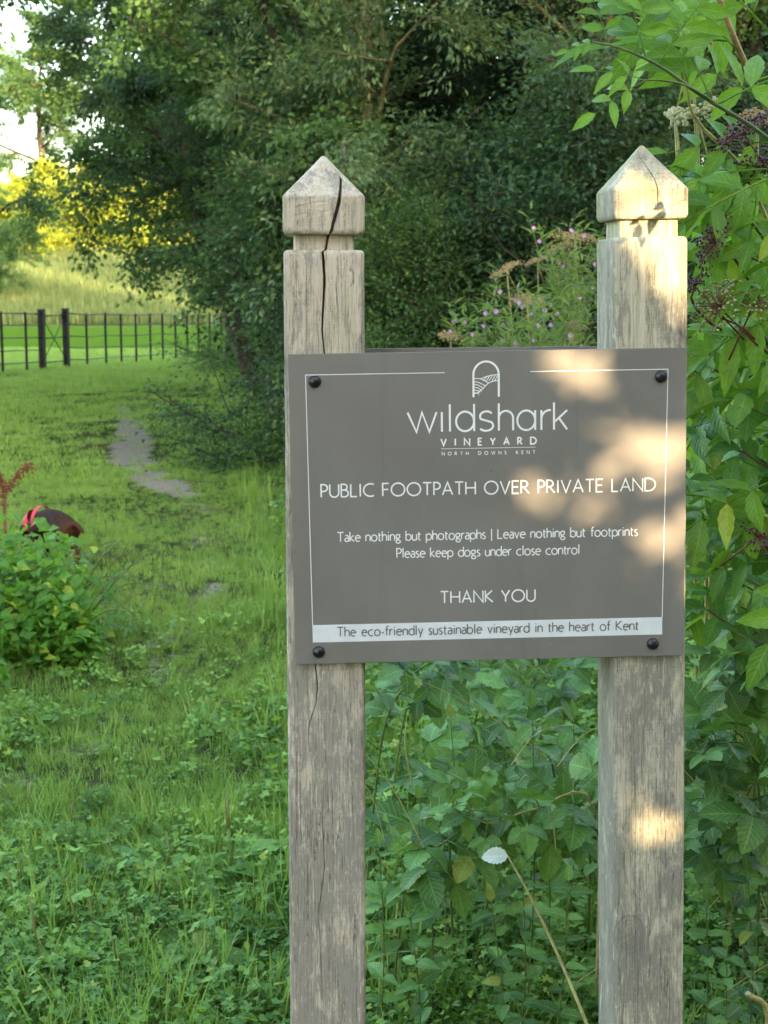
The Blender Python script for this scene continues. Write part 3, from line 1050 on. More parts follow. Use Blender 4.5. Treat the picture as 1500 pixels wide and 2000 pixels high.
# ------------------------------------------------------------------ scattering of uncountable cover (geometry nodes)
def scatter(name, pts, rot, scl, tpls, tid, label=None, cat=None):
    me = bpy.data.meshes.new(name)
    n = len(pts)
    me.vertices.add(n)
    me.vertices.foreach_set("co", np.asarray(pts, np.float32).ravel())
    for nm, typ, key, dat in (("rot", 'FLOAT_VECTOR', "vector", rot), ("scl", 'FLOAT', "value", scl), ("tid", 'INT', "value", tid)):
        a = me.attributes.new(nm, typ, 'POINT')
        a.data.foreach_set(key, np.asarray(dat, np.int32 if typ == 'INT' else np.float32).ravel())
    o = bpy.data.objects.new(name, me)
    COL.objects.link(o)
    nt = bpy.data.node_groups.new(name, 'GeometryNodeTree')
    nt.interface.new_socket("Geometry", in_out='INPUT', socket_type='NodeSocketGeometry')
    nt.interface.new_socket("Geometry", in_out='OUTPUT', socket_type='NodeSocketGeometry')
    gi, go = nt.nodes.new("NodeGroupInput"), nt.nodes.new("NodeGroupOutput")
    jn = nt.nodes.new("GeometryNodeJoinGeometry")
    for t in reversed(tpls):
        oi = nt.nodes.new("GeometryNodeObjectInfo")
        oi.inputs["Object"].default_value = t
        oi.inputs["As Instance"].default_value = True
        nt.links.new(oi.outputs["Geometry"], jn.inputs[0])
    ip = nt.nodes.new("GeometryNodeInstanceOnPoints")
    ip.inputs["Pick Instance"].default_value = True

    def attr(nm, ty):
        a = nt.nodes.new("GeometryNodeInputNamedAttribute")
        a.data_type = ty
        a.inputs[0].default_value = nm
        return [s for s in a.outputs if s.enabled][0]
    nt.links.new(gi.outputs[0], ip.inputs["Points"])
    nt.links.new(jn.outputs[0], ip.inputs["Instance"])
    nt.links.new(attr("tid", 'INT'), ip.inputs["Instance Index"])
    e2r = nt.nodes.new("FunctionNodeEulerToRotation")
    nt.links.new(attr("rot", 'FLOAT_VECTOR'), e2r.inputs[0])
    nt.links.new(e2r.outputs[0], ip.inputs["Rotation"])
    nt.links.new(attr("scl", 'FLOAT'), ip.inputs["Scale"])
    nt.links.new(ip.outputs[0], go.inputs[0])
    md = o.modifiers.new("scatter", 'NODES')
    md.node_group = nt
    return tag(o, label, cat, kind='stuff')


def tpl_obj(name, me):
    return bpy.data.objects.new(name, me)


def tuft_mesh(name, rg, n, h, spread, w, mat, lean=.5):
    g = Geo()
    for _ in range(n):
        a, rr = rg.uniform(0, 6.283), spread * math.sqrt(rg.uniform())
        x, y = rr * math.cos(a), rr * math.sin(a)
        L = h * rg.uniform(.5, 1.15)
        ln = rg.uniform(.1, 1) * lean
        az = rg.uniform(0, 6.283)
        dx, dy = math.cos(az), math.sin(az)
        px, py = -dy, dx
        V = []
        K = 4
        for i in range(K):
            t = i / (K - 1)
            f = L * (t - .15 * ln * t * t)
            o = L * ln * t ** 1.8
            ww = w * (1 - t ** 1.6) / 2 + 1e-5
            c = (x + dx * o, y + dy * o, f - .005)
            V += [(c[0] - px * ww, c[1] - py * ww, c[2]), (c[0] + px * ww, c[1] + py * ww, c[2])]
        T = []
        for i in range(K - 1):
            b = 2 * i
            T += [(b, b + 1, b + 3), (b, b + 3, b + 2)]
        U = [(k % 2, (k // 2) / (K - 1)) for k in range(2 * K)]
        g.add(V, T, np.array(U, float), rg.uniform())
    return g.mesh(name, mat)


def herb_mesh(name, rg, n, h, spread, Rr, mat, lobes=5, cut=.45):
    """low plant: several stalks each with a lobed leaf"""
    g = Geo()
    for _ in range(n):
        az = rg.uniform(0, 6.283)
        o, hh = spread * rg.uniform(.2, 1), h * rg.uniform(.4, 1)
        tip = np.array([o * math.cos(az), o * math.sin(az), hh])
        g.tube([(0, 0, 0), (tip[0] * .35, tip[1] * .35, hh * .6), tuple(tip)], .0007, 3, False)
        M = Matrix.Translation(tip) @ dirmat((math.cos(az), math.sin(az), rg.uniform(-.5, .2)), roll=rg.uniform(-.5, .5))
        k = rg.uniform(.6, 1.15)
        if lobes >= 3:
            tp = lobed_tpl(Rr * k, lobes, cut, rg)
        else:
            tp = leaf_tpl(Rr * 2 * k, Rr * 1.2 * k, 5, 1, .3, .3)
        V, T, U = xform(tp, M)
        g.add(V, T, U, rg.uniform())
    return g.mesh(name, mat)


rg = np.random.default_rng(77)
T_short = [tpl_obj("t", tuft_mesh("short_tuft", rg, 16, .05, .035, .0026, G['grass'], .9)) for _ in range(3)]
T_mid = [tpl_obj("t", tuft_mesh("mid_tuft", rg, 16, .11, .04, .0038, G['grass'], .7)) for _ in range(3)]
T_far = [tpl_obj("t", tuft_mesh("far_tuft", rg, 26, .055, .11, .007, G['grass'], 1.0)) for _ in range(3)]
T_long = [tpl_obj("t", tuft_mesh("long_tuft", rg, 22, .24, .06, .005, G['grass'], .6)) for _ in range(3)]
T_field = [tpl_obj("t", tuft_mesh("field_tuft", rg, 36, .55, .30, .022, G['longgrass'], .45)) for _ in range(3)]
T_herb = [tpl_obj("t", herb_mesh("herb", rg, 10, .06, .05, .0135, G['herb'], 5, .55)) for _ in range(3)] + \
         [tpl_obj("t", herb_mesh("herb", rg, 7, .08, .06, .019, G['herb'], 3, .35)) for _ in range(1)] + \
         [tpl_obj("t", herb_mesh("herb", rg, 16, .05, .06, .009, G['herb'], 3, .25)) for _ in range(2)] + \
         [tpl_obj("t", herb_mesh("herb", rg, 12, .07, .05, .010, G['herb'], 1, .5)) for _ in range(2)] + \
         [tpl_obj("t", tuft_mesh("mid_tuft", rg, 14, .13, .04, .0036, G['grass'], .7)) for _ in range(2)]
T_tall = [tpl_obj("t", herb_mesh("tall_herb", rg, 22, .26, .12, .020, G['herb'], 5, .5)) for _ in range(3)] + \
         [tpl_obj("t", herb_mesh("tall_herb", rg, 20, .24, .12, .015, G['bindweed'], 1, .5)) for _ in range(1)] + \
         [tpl_obj("t", herb_mesh("tall_herb", rg, 26, .20, .12, .014, G['bramble'], 3, .4)) for _ in range(2)] + \
         [tpl_obj("t", tuft_mesh("long_tuft", rg, 12, .26, .05, .0045, G['grass'], .5)) for _ in range(1)]


def wedge(rg, n, y0, y1, uL, uR, margin=.4):
    """random ground points seen between photo columns uL..uR at distances y0..y1"""
    y = np.sqrt(rg.uniform(y0 * y0, y1 * y1, n))
    xa, xb = (uL - 750) / FP * y - margin, (uR - 750) / FP * y + margin
    x = xa + (xb - xa) * rg.uniform(size=n)
    return x, y


def put(name, x, y, s, tpls, label, cat, dz=0.0, tilt=.12):
    n = len(x)
    pts = np.stack([x, y, ground(x, y) + dz], 1)
    rot = np.stack([rg.normal(0, tilt, n), rg.normal(0, tilt, n), rg.uniform(0, 6.283, n)], 1)
    return scatter(name, pts, rot, s, tpls, rg.integers(0, len(tpls), n), label, cat)


def clump(x, y, f, s=0):
    return .5 + .25 * np.sin(x * f + s + 1.3 * np.sin(y * f * .37)) + .25 * np.sin(y * f * .8 - s + 1.7 * np.sin(x * f * .6 + s))


# near lawn
xs, ys, ss = [], [], []
for (a, b, n) in ((2.6, 4.5, 17000), (4.5, 7.5, 24000), (7.5, 13, 30000)):
    x, y = wedge(rg, n, a, b, -40, 1560)
    ok = (x < edge_x(y) + .25 * rg.uniform(size=n)) & (rg.uniform(size=n) > dirtmask(x, y) * .85)
    ok &= rg.uniform(size=n) < .35 + clump(x, y, 5.0)
    xs.append(x[ok]); ys.append(y[ok])
x, y = np.concatenate(xs), np.concatenate(ys)
put("short_grass", x, y, .8 * rg.uniform(.6, 1.25, len(x)) * (.65 + .6 * clump(x, y, 2.3, 2)), T_short, "short trodden grass covering the footpath beside the sign", "grass")
x, y = wedge(rg, 34000, 12, 46, -60, 900, .8)
ok = (x < edge_x(y) + .6) & (rg.uniform(size=len(x)) > dirtmask(x, y))
x, y = x[ok], y[ok]
put("far_grass", x, y, rg.uniform(.7, 1.3, len(x)) * (.6 + .8 * clump(x, y, 1.1, 1)), T_far, "short green grass of the path running up to the iron fence", "grass")
# rougher grass: lawn margins, patches
x, y = wedge(rg, 9000, 2.6, 13, -40, 1500)
d = edge_x(y) - x
p = np.where(d > 0, .02 + .6 * (1 - sstep(.0, .3, d)) + .2 * (clump(x, y, 3.2, 4) > .75), .5)
p = p + .5 * sstep(-1.25, -1.6, x) * (y > 5.2) * (y < 10)
ok = rg.uniform(size=len(x)) < p
x, y = x[ok], y[ok]
put("rough_grass", x, y, rg.uniform(.5, 1.0, len(x)), T_mid, "rougher grass growing along the margin of the footpath", "grass")
x, y = wedge(rg, 5000, 3.2, 34, -60, 1500, .5)
d = x - edge_x(y)
ok = ((d > -.2) & (d < 1.3) & (rg.uniform(size=len(x)) < .55)) | ((y > 5.6) & (y < 8.2) & (x < -1.35 - .06 * (y - 6)) & (rg.uniform(size=len(x)) < .9))
x, y = x[ok], y[ok]
put("long_grass", x, y, rg.uniform(.6, 1.3, len(x)), T_long, "long lush grass at the foot of the hedge and bindweed", "grass")
# herbs in the turf, dense in the near lower left and behind the sign
x, y = wedge(rg, 19000, 2.6, 7, -40, 1560)
d = edge_x(y) - x
p = np.where(d > 0, .05 + .62 * (1 - sstep(3.7, 4.5, y)) * (.3 + clump(x, y, 6, 3)) + .35 * (clump(x, y, 4, 7) > .6) * (y < 5.5), .75)
ok = rg.uniform(size=len(x)) < p
x, y = x[ok], y[ok]
put("herb_cover", x, y, rg.uniform(.6, 1.35, len(x)), T_herb, "low buttercup and clover leaves carpeting the turf near the posts", "ground cover", 0, .2)
x, y = wedge(rg, 5600, 2.75, 10, 560, 1600, .3)
d = x - edge_x(y)
ok = (d > .05) & (rg.uniform(size=len(x)) < (.25 + .75 * sstep(0, .5, d)) * (.15 + 1.2 * clump(x, y, 6.5, 5)))
x, y = x[ok], y[ok]
put("undergrowth", x, y, rg.uniform(.45, 1.35, len(x)) * (.55 + .45 * sstep(2.8, 4.5, y)), T_tall, "tangled leafy undergrowth filling the bank behind the sign posts", "undergrowth", 0, .25)
# hillside
x = rg.uniform(-34, 8, 15000); y = rg.uniform(58, 112, 15000)
put("hillside_grass", x, y, rg.uniform(.7, 1.4, len(x)), T_field, "tall pale meadow grass on the rising hillside beyond the fence", "grass", 0, .1)


# ------------------------------------------------------------------ trees
def spline(P, n=14):
    P = [Vector(p) for p in P]
    if len(P) == 2:
        P = [P[0], (P[0] + P[1]) / 2, P[1]]
    out = []
    Q = [P[0] * 2 - P[1]] + P + [P[-1] * 2 - P[-2]]
    segs = len(P) - 1
    for i in range(n + 1):
        t = i / n * segs
        k = min(int(t), segs - 1)
        f = t - k
        a, b, c, d = Q[k:k + 4]
        out.append(.5 * ((2 * b) + (c - a) * f + (2 * a - 5 * b + 4 * c - d) * f * f + (3 * b - a - 3 * c + d) * f ** 3))
    return out


def skeleton(seed, H, spread, low, nl=9, n2=6, n3=6, drop=.0, r0=.14, lean=(0, 0)):
    rd = random.Random(seed)
    trunk, limbs, twigs = [], [], []
    P = Vector((0, 0, -.3))
    d = Vector((lean[0], lean[1], 1)).normalized()
    pts = [P.copy()]
    for i in range(10):
        d = (d + Vector((rd.gauss(0, .07), rd.gauss(0, .07), .05))).normalized()
        P = P + d * (H * .8 + .3) / 10
        pts.append(P.copy())
    trunk.append((pts, [r0, r0 * .75, r0 * .5, r0 * .2]))

    def branch(p, d, L, r, k, up):
        out = [p.copy()]
        for i in range(k):
            d = (d + Vector((rd.gauss(0, .16), rd.gauss(0, .16), rd.gauss(0, .12) + up))).normalized()
            p = p + d * L / k
            out.append(p.copy())
        return out
    for i in range(nl):
        t = low + (1 - low) * (i + rd.random() * .7) / nl
        q = pts[min(int(t * 10), 9)].lerp(pts[min(int(t * 10) + 1, 10)], t * 10 % 1)
        az = i * 2.4 + rd.uniform(-.5, .5)
        el = .15 + .9 * t + rd.uniform(-.15, .15)
        L = spread * (1.05 - .55 * t) * rd.uniform(.8, 1.15)
        lb = branch(q, Vector((math.cos(az) * math.cos(el), math.sin(az) * math.cos(el), math.sin(el))), L, 0, 6, .02 - drop)
        r = r0 * .42 * (1.1 - t * .6)
        limbs.append((lb, [r, r * .3]))
        for j in range(n2):
            s = .08 + .92 * (j + rd.random()) / n2
            k = min(int(s * 6), 5)
            q2 = lb[k].lerp(lb[k + 1], s * 6 - k if s < 1 else 1)
            dd = (lb[k + 1] - lb[k]).normalized()
            sd = Vector((rd.gauss(0, 1), rd.gauss(0, 1), rd.gauss(0, .6)))
            d2 = (dd * .6 + sd.normalized() * .9).normalized()
            L2 = L * .42 * (1.25 - s * .5) * rd.uniform(.7, 1.2)
            b2 = branch(q2, d2, L2, 0, 4, .0 - drop)
            limbs.append((b2, [r * .35, r * .1]))
            for m in range(n3):
                s2 = .15 + .85 * (m + rd.random()) / n3
                k2 = min(int(s2 * 4), 3)
                q3 = b2[k2].lerp(b2[k2 + 1], min(s2 * 4 - k2, 1))
                sd = Vector((rd.gauss(0, 1), rd.gauss(0, 1), rd.gauss(0, .6) - drop * 3))
                d3 = ((b2[k2 + 1] - b2[k2]).normalized() * .5 + sd.normalized()).normalized()
                twigs.append(branch(q3, d3, .25 + L2 * .4 * rd.uniform(.6, 1.3), 0, 3, -drop))
    return trunk, limbs, twigs


def rhomb(L, w, fold=.3):
    V = np.array([(0, 0, 0), (-w / 2, L * .45, fold * w / 2), (w / 2, L * .45, fold * w / 2), (0, L * .45, 0), (0, L, -.12 * L)])
    T = np.array([(0, 3, 1), (0, 2, 3), (1, 3, 4), (3, 2, 4)])
    U = np.array([(.5, 0), (0, .45), (1, .45), (.5, .45), (.5, 1)])
    return V, T, U


def quadleaf(L, w):
    V = np.array([(0, 0, 0), (-w / 2, L * .5, .08 * w), (w / 2, L * .5, .08 * w), (0, L, -.1 * L)])
    return V, np.array([(0, 2, 1), (1, 2, 3)]), np.array([(.5, 0), (0, .5), (1, .5), (.5, 1)])


def crown_mesh(name, twigs, N, tpl, mat, seed, sig=.09, prune=None):
    rg = np.random.default_rng(seed)
    TW = np.array([[tuple(p) for p in t] for t in twigs])       # (n,4,3)
    n = len(TW)
    # shoots: tight sprays of leaves strung along each twig so light and dark clumps and gaps form
    sp = rg.integers(0, n, N)
    t = rg.uniform(0, 2.999, N)
    k = t.astype(int)
    f = (t - k)[:, None]
    base = TW[sp, k] * (1 - f) + TW[sp, k + 1] * f
    wgt = rg.uniform(.4, 1.0, n)[sp]
    off = rg.normal(0, 1, (N, 3)) * sig * wgt[:, None]
    off[:, 2] *= .55
    pos = base + off
    d = off + rg.normal(0, .06, (N, 3)) + (TW[sp, 3] - TW[sp, 0]) * .25
    d[:, 2] -= .03
    M3 = rotbatch(rg, N, d, .55) * rg.uniform(.6, 1.25, N)[:, None, None]
    var = np.clip(rg.uniform(0, 1, N) * .1 + (sp * .618 % 1) * .04, 0, 1)
    if prune is not None:
        ok = prune(pos)
        M3, pos, var = M3[ok], pos[ok], var[ok]
    g = Geo()
    g.leaves(tpl, M3, pos, var)
    return g.mesh(name, mat)


def wood_mesh(name, segs, mat, seg):
    g = Geo()
    for P, r in segs:
        g.tube(P, r, seg)
    return g.mesh(name, mat)


def make_tree(name, loc, label, cat, seed, H, spread, low, N, tpl, mat, bark=None, group=None, drop=0, rot=0, r0=.14, sig=.09, nl=9, n2=6, n3=6, lean=(0, 0), prune=None, kinds=None):
    tr, lb, tw = skeleton(seed, H, spread, low, nl, n2, n3, drop, r0, lean)
    bark = bark or M_bark
    t = thing(name, loc, label, cat, group)
    t.rotation_euler = (0, 0, rot)
    B = wm(t)
    link("trunk", wood_mesh("trunk", tr, bark, 9), t, bark, B)
    if prune:
        A = np.array(B)
        hit = lambda P: not prune(np.array([tuple(q) for q in spline(P, 20)]) @ A[:3, :3].T + A[:3, 3]).all()
        lb = [l for l in lb if not hit(l[0])]
    link("limbs", wood_mesh("limbs", lb + [(w_, [.006, .003]) for w_ in (tw[::2] if not prune else [q for q in tw[::2] if not hit(q)])], bark, 4), t, bark, B)
    pr = None
    if prune:
        A = np.array(B)
        pr = lambda p: prune(p @ A[:3, :3].T + A[:3, 3])
    link("crown", crown_mesh("crown", tw, N, tpl, mat, seed, sig, pr), t, mat, B)
    return t


def dup(root, loc, rotz, scale, label, group=None, mats=None):
    c = root.copy()
    COL.objects.link(c)
    c.location = loc
    c.rotation_euler = (0, 0, rotz)
    c.scale = (scale,) * 3 if not hasattr(scale, '__len__') else scale
    c["label"] = label
    if group:
        c["group"] = group
    for ch in list(root.children):
        d = ch.copy()
        COL.objects.link(d)
        d.parent = c
        if mats and ch.name.startswith("crown"):
            d.data = crown_variant(ch.data, mats)
    return c


_cv = {}


def crown_variant(me, mat):
    k = (me.name, mat.name)
    if k not in _cv:
        c = me.copy()
        c.materials[0] = mat
        _cv[k] = c
    return _cv[k]


WG = "trees of the dark wood behind the sign"
A_ = make_tree("hawthorn_tree", (-1.15, 16.5, .0), "broad dark hawthorn whose branches arch down over the path left of the sign", "tree", 3, 6.6, 3.3, .30, 110000, rhomb(.055, .036), G['hawthorn'], M_bark_d, WG, drop=.045, n2=7, n3=6, sig=.10)
B_ = make_tree("field_maple_tree", (.10, 14.2, .1), "field maple with mossy leaning trunk rising between the two posts", "tree", 8, 6.5, 2.6, .30, 36000, rhomb(.060, .045), G['maple'], M_bark_d, WG, drop=.02, sig=.10, r0=.11, rot=2.6, lean=(.10, 0))
C_ = make_tree("sallow_tree", (1.55, 11.6, .1), "paler grey green sallow with upright trunk behind the right post", "tree", 21, 5.6, 2.3, .32, 30000, rhomb(.055, .026), G['pale'], M_bark, WG, drop=.01, sig=.09, r0=.09)
D_ = make_tree("blackthorn_thicket", (.75, 11.2, .1), "low dark blackthorn thicket directly behind the gap between the posts", "shrub", 36, 2.6, 1.35, .02, 40000, rhomb(.040, .026), G["hawthorn"], M_bark_d, WG, sig=.13, r0=.035, nl=15, n2=7)
dup(A_, (-1.5, 24, 0), 2.0, 1.2, "dark spreading hawthorn farther along the path, nearer the fence", WG)
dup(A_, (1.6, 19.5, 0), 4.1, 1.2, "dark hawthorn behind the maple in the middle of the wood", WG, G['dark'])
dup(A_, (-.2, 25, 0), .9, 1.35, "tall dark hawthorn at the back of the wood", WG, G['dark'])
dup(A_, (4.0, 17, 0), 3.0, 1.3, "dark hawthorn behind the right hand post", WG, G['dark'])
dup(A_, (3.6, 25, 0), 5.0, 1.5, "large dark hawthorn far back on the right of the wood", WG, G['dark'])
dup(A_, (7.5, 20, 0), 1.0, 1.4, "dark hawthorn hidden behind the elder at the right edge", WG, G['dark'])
dup(A_, (-3.1, 31, -.1), 5.6, 1.15, "hawthorn at the far end of the hedge beside the fence", WG)
dup(B_, (-1.6, 20.5, 0), 2.2, 1.2, "slender maple beyond the arching hawthorn", WG)
dup(B_, (2.9, 14.5, .1), 3.9, 1.05, "maple with spreading limbs above the right post", WG)
dup(C_, (-.28, 12.4, .1), 4.3, (1.0, 1.0, 1.05), "pale sallow reaching its upper sprays over the board", WG)
dup(D_, (-.35, 12.6, .1), 1.2, 1.15, "dark thicket showing behind the left post", WG)
dup(D_, (1.5, 10.6, .1), 3.3, 1.1, "dark thicket behind the pink willowherb", WG)
dup(D_, (2.6, 9.6, .1), 5.3, 1.1, "dark thicket behind the elder bush", WG)
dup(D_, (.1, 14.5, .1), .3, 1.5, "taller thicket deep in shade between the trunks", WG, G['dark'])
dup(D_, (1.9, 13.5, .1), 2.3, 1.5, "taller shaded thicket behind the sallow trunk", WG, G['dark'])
HG = "bushes of the hedge along the path"
for i, (x, y, s, r) in enumerate([(.12, 10.4, .80, .4), (.12, 12.8, .92, 1.9), (.0, 15.6, 1.0, 3.1), (-.45, 19.0, 1.1, 4.4), (-1.1, 23.5, 1.25, .9), (-2.0, 28.5, 1.3, 2.2), (-2.2, 34, 1.4, 5.1)]):
    dup(D_, (x, y, 0), r, s, ["lowest hedge bush just left of the sign post", "second hedge bush from the sign along the path", "rounded hedge bush beside the bare stretch of path", "hedge bush under the arching hawthorn", "hedge bush halfway to the fence", "hedge bush near the right end of the fence", "farthest hedge bush in front of the fence end"][i], HG, G['maple'])

# left: nearer tree whose twigs enter at the upper left; far trees and sunlit scrub on the hill
dup(B_, (-7.6, 24.5, 0), 1.1, (1.05, 1.05, 1.25), "maple farther off at the left edge, thin sprays against the sky", "trees left of the path")
dup(B_, (-5.25, 17.5, 0), 3.4, (1.2, 1.2, 1.65), "maple whose leafy sprays hang over the path from the top left corner", "trees left of the path")
FG = "sunlit scrub on the hillside"
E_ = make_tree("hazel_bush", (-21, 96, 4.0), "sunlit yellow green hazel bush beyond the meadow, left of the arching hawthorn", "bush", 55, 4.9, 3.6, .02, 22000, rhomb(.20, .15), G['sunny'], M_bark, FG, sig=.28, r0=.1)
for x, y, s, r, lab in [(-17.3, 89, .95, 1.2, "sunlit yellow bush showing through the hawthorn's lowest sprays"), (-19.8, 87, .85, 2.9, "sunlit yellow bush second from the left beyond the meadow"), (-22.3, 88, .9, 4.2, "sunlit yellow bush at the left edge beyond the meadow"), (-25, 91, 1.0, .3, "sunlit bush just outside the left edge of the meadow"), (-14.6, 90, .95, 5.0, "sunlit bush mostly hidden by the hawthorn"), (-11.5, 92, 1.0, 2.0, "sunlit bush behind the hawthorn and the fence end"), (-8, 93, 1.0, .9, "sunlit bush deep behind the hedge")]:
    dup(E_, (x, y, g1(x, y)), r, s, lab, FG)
FT = "shaded trees on the hillside"
for x, y, s, r, lab in [(-16.6, 66, 1.2, 3.2, "dark shaded tree standing at the left edge on the hillside"), (-25, 118, 2.6, 1.1, "tall dark tree on the skyline at the far left"), (-14.5, 122, 2.3, 2.8, "tall skyline tree behind the sunlit scrub"), (-33, 112, 2.4, 3.3, "skyline tree beyond the left edge"), (-6, 118, 2.6, 4.4, "skyline tree behind the arching hawthorn"), (3, 112, 2.6, 5.2, "skyline tree behind the wood")]:
    dup(A_, (x, y, g1(x, y) - 1.4 * (y < 70)), r, s, lab, FT, G['maple'])

# ------------------------------------------------------------------ unseen trees added behind the camera, right, to block the sun; gaps cut for flecks
BG_ = "oaks behind the viewpoint that throw dappled shade"
SD = np.array(SUNDIR)
LIT = []       # lit flecks (photo u, v, radius px, plane distance)
for u, v, r in [(1215, 360, 40), (1262, 390, 60), (1320, 405, 50), (1300, 470, 52), (1325, 540, 46), (1230, 415, 44), (1260, 500, 30), (1330, 590, 22),
                (1085, 712, 34), (1140, 720, 34), (1185, 705, 22), (1040, 695, 24),
                (1170, 820, 22), (1200, 845, 30), (1240, 868, 20), (1322, 850, 28), (1158, 905, 17), (1275, 912, 18), (1225, 915, 14),
                (1000, 925, 28), (1050, 960, 24), (950, 960, 18), (1010, 985, 22), (985, 850, 14), (1150, 1005, 24), (1195, 1020, 20), (1250, 1040, 20), (1295, 1065, 28), (1320, 1095, 20), (1110, 1030, 16), (1240, 1085, 14),
                (1345, 760, 20), (1345, 1150, 20), (1345, 990, 20),
                (1225, 1588, 15), (1268, 1594, 8), (1325, 1632, 14)]:
    p = at(u, v, 2.34)
    LIT.append((np.array(p), r / 1290))
ex_ = np.cross(SD, [0, 0, 1.]); ex_ /= np.linalg.norm(ex_)
ez_ = np.cross(ex_, SD)


def shade_prune(P, k=1.0, m=.11):  # cuts away foliage on the rays from the sun to the chosen lit flecks
    keep = np.ones(len(P), bool)
    for c, r in LIT:
        q = P - c
        keep &= np.hypot(q @ ex_, q @ ez_) > r * k + m
    return keep


sb = np.array([.25, 2.33, 1.3])
q_ = sb + SD * 4.7
make_tree("hazel_tree", (q_[0], q_[1], 0), "young hazel just behind the viewpoint on the right, its leaf gaps dappling the sign", "tree", 98, 4.4, 1.05, .10, 60000, quadleaf(.065, .05), G['belt'], M_bark, BG_, sig=.15, r0=.03, nl=14, n2=9, n3=6, prune=lambda P: shade_prune(P, .9, .020))
t0 = 9.5
cpos = sb + SD * t0 + np.array([math.cos(SUN_AZ), math.sin(SUN_AZ), 0]) * -1.5
make_tree("oak_tree", (cpos[0], cpos[1], 0), "leafy oak standing behind the viewpoint, gaps in its crown letting sunlight onto the sign", "tree", 91, 11, 3.9, .05, 110000, quadleaf(.11, .08), G['belt'], M_bark, BG_, sig=.2, r0=.16, nl=11, n2=10, n3=7, prune=shade_prune)
P2 = cpos + SD * 2.5 + np.array([math.cos(SUN_AZ), math.sin(SUN_AZ), 0]) * 5.0
make_tree("oak_tree", (P2[0], P2[1], 0), "second leafy oak behind the viewpoint, between the gappy oak and the long row", "tree", 93, 8.5, 3.4, .06, 60000, quadleaf(.15, .10), G['belt'], M_bark, BG_, sig=.16, r0=.2, n2=8, n3=6, prune=shade_prune)
SL_ = np.array([math.cos(SUN_AZ), math.sin(SUN_AZ), 0])
for k_, (t_, l_, sd_, lb_) in enumerate([(8.0, -2.1, 95, "dense hazel behind the viewpoint, left of the gappy oak"), (8.6, 1.9, 96, "dense hazel behind the viewpoint, right of the gappy oak"), (9.6, 5.2, 97, "dense hazel behind the viewpoint, at the near end of the oak row")]):
    q_ = sb + SD * t_ + SL_ * l_
    make_tree("hazel_tree", (q_[0], q_[1], 0), lb_, "tree", sd_, 6.2, 2.9, .03, 80000, quadleaf(.11, .085), G['belt'], M_bark, BG_, sig=.22, r0=.1, nl=12, n2=9, n3=6, prune=shade_prune)
O_ = make_tree("oak_tree", (12.6, -3.0, 0), "leafy oak standing to the right behind the viewpoint", "tree", 92, 10.5, 4.0, .04, 42000, quadleaf(.22, .15), G['belt'], M_bark, BG_, sig=.25, r0=.25, n2=8, n3=6)
belt = []
for k in range(15):
    x = 16.5 + 4.2 * k
    belt.append((x, -4.5 - 1.8 * (k % 2), 1 + .12 * (k % 3)))
for k in range(6):
    belt.append((14 + 8 * k, -10, 1.3))
belt += [(.5, -9.5, .9), (1.8, -15, 1.2)]
li = ["oak in the shading row behind the viewpoint, %s from its near end" % w for w in
      "second third fourth fifth sixth seventh eighth ninth tenth eleventh twelfth thirteenth fourteenth fifteenth sixteenth".split()] + \
     ["oak in the rear rank behind the viewpoint, %s of that rank" % w for w in "first second third fourth fifth sixth".split()] + ["oak close behind the viewpoint on its left side", "oak farther back behind the viewpoint"]
for k, (x, y, s) in enumerate(belt):
    a = np.array([x, y, 0]) - sb
    off = abs(a @ np.array([math.cos(SUN_AZ), math.sin(SUN_AZ), 0]))     # sideways distance from the sun line through the sign
    if off < 5.6 * s and a @ SD > 0:
        continue
    dup(O_, (x, y, 0), k * 1.7, (1.05 + (s - 1) * .3, 1.05 + (s - 1) * .3, 2.6), li[k], BG_)  # added sun blockers, stretched tall so their shade reaches the hillside

# ------------------------------------------------------------------ iron estate fence and gate
def fence_pt(u, v, Y):
    p = at(u, v, Y)
    return p


FA, FB = (-7.15, 28.4), (-4.6, 41.0)


def fence_line(t):
    return FA[0] + (FB[0] - FA[0]) * t, FA[1] + (FB[1] - FA[1]) * t


def solve_t(u):
    lo, hi = -2.0, 3.0
    for _ in range(50):
        m = (lo + hi) / 2
        x, y = fence_line(m)
        if 750 + FP * x / (y * math.cos(PITCH) + 1.3 * math.sin(PITCH)) < u:
            lo = m
        else:
            hi = m
    return lo


FH = 1.13
fence = thing("estate_fence", (*fence_line(0), g1(*fence_line(0))), "black iron estate fence with thin uprights and level rails across the end of the path", "fence")
FBm = wm(fence)
posts_u = [5, 52, 170, 207, 237, 266, 294, 318, 343, 366, 388, 410]
ts = [solve_t(u) for u in posts_u]
dt = 1.02 / math.hypot(FB[0] - FA[0], FB[1] - FA[1])
ts = [ts[0] - dt * k for k in range(9, 0, -1)] + ts + [ts[-1] + dt * k for k in range(1, 8)]
fdir = Vector((FB[0] - FA[0], FB[1] - FA[1], 0)).normalized()
up_me = Geo().box((0, 0, FH / 2 - .1), (.045, .024, FH + .2)).mesh("upright", M_black_metal, False)
fr = dirmat(fdir)
for t in ts:
    x, y = fence_line(t)
    link("upright", up_me, fence, M_black_metal, Matrix.Translation((x, y, g1(x, y))) @ dirmat(fdir, (0, 0, 1)), FBm)
tg = [solve_t(83), solve_t(130)]
for seg in ([t for t in ts if t < tg[0]] + [tg[0]], [tg[1]] + [t for t in ts if t > tg[1]]):
    for h in (.16, .40, .64, .88, 1.10):
        g = Geo()
        P = []
        for t in seg:
            x, y = fence_line(t)
            P.append((x, y, g1(x, y) + h))
        g.tube(P, .014 if h > 1 else .011, 6)
        link("rail", g.mesh("rail", M_black_metal), fence, M_black_metal, None, FBm)
gx, gy = fence_line(tg[0])
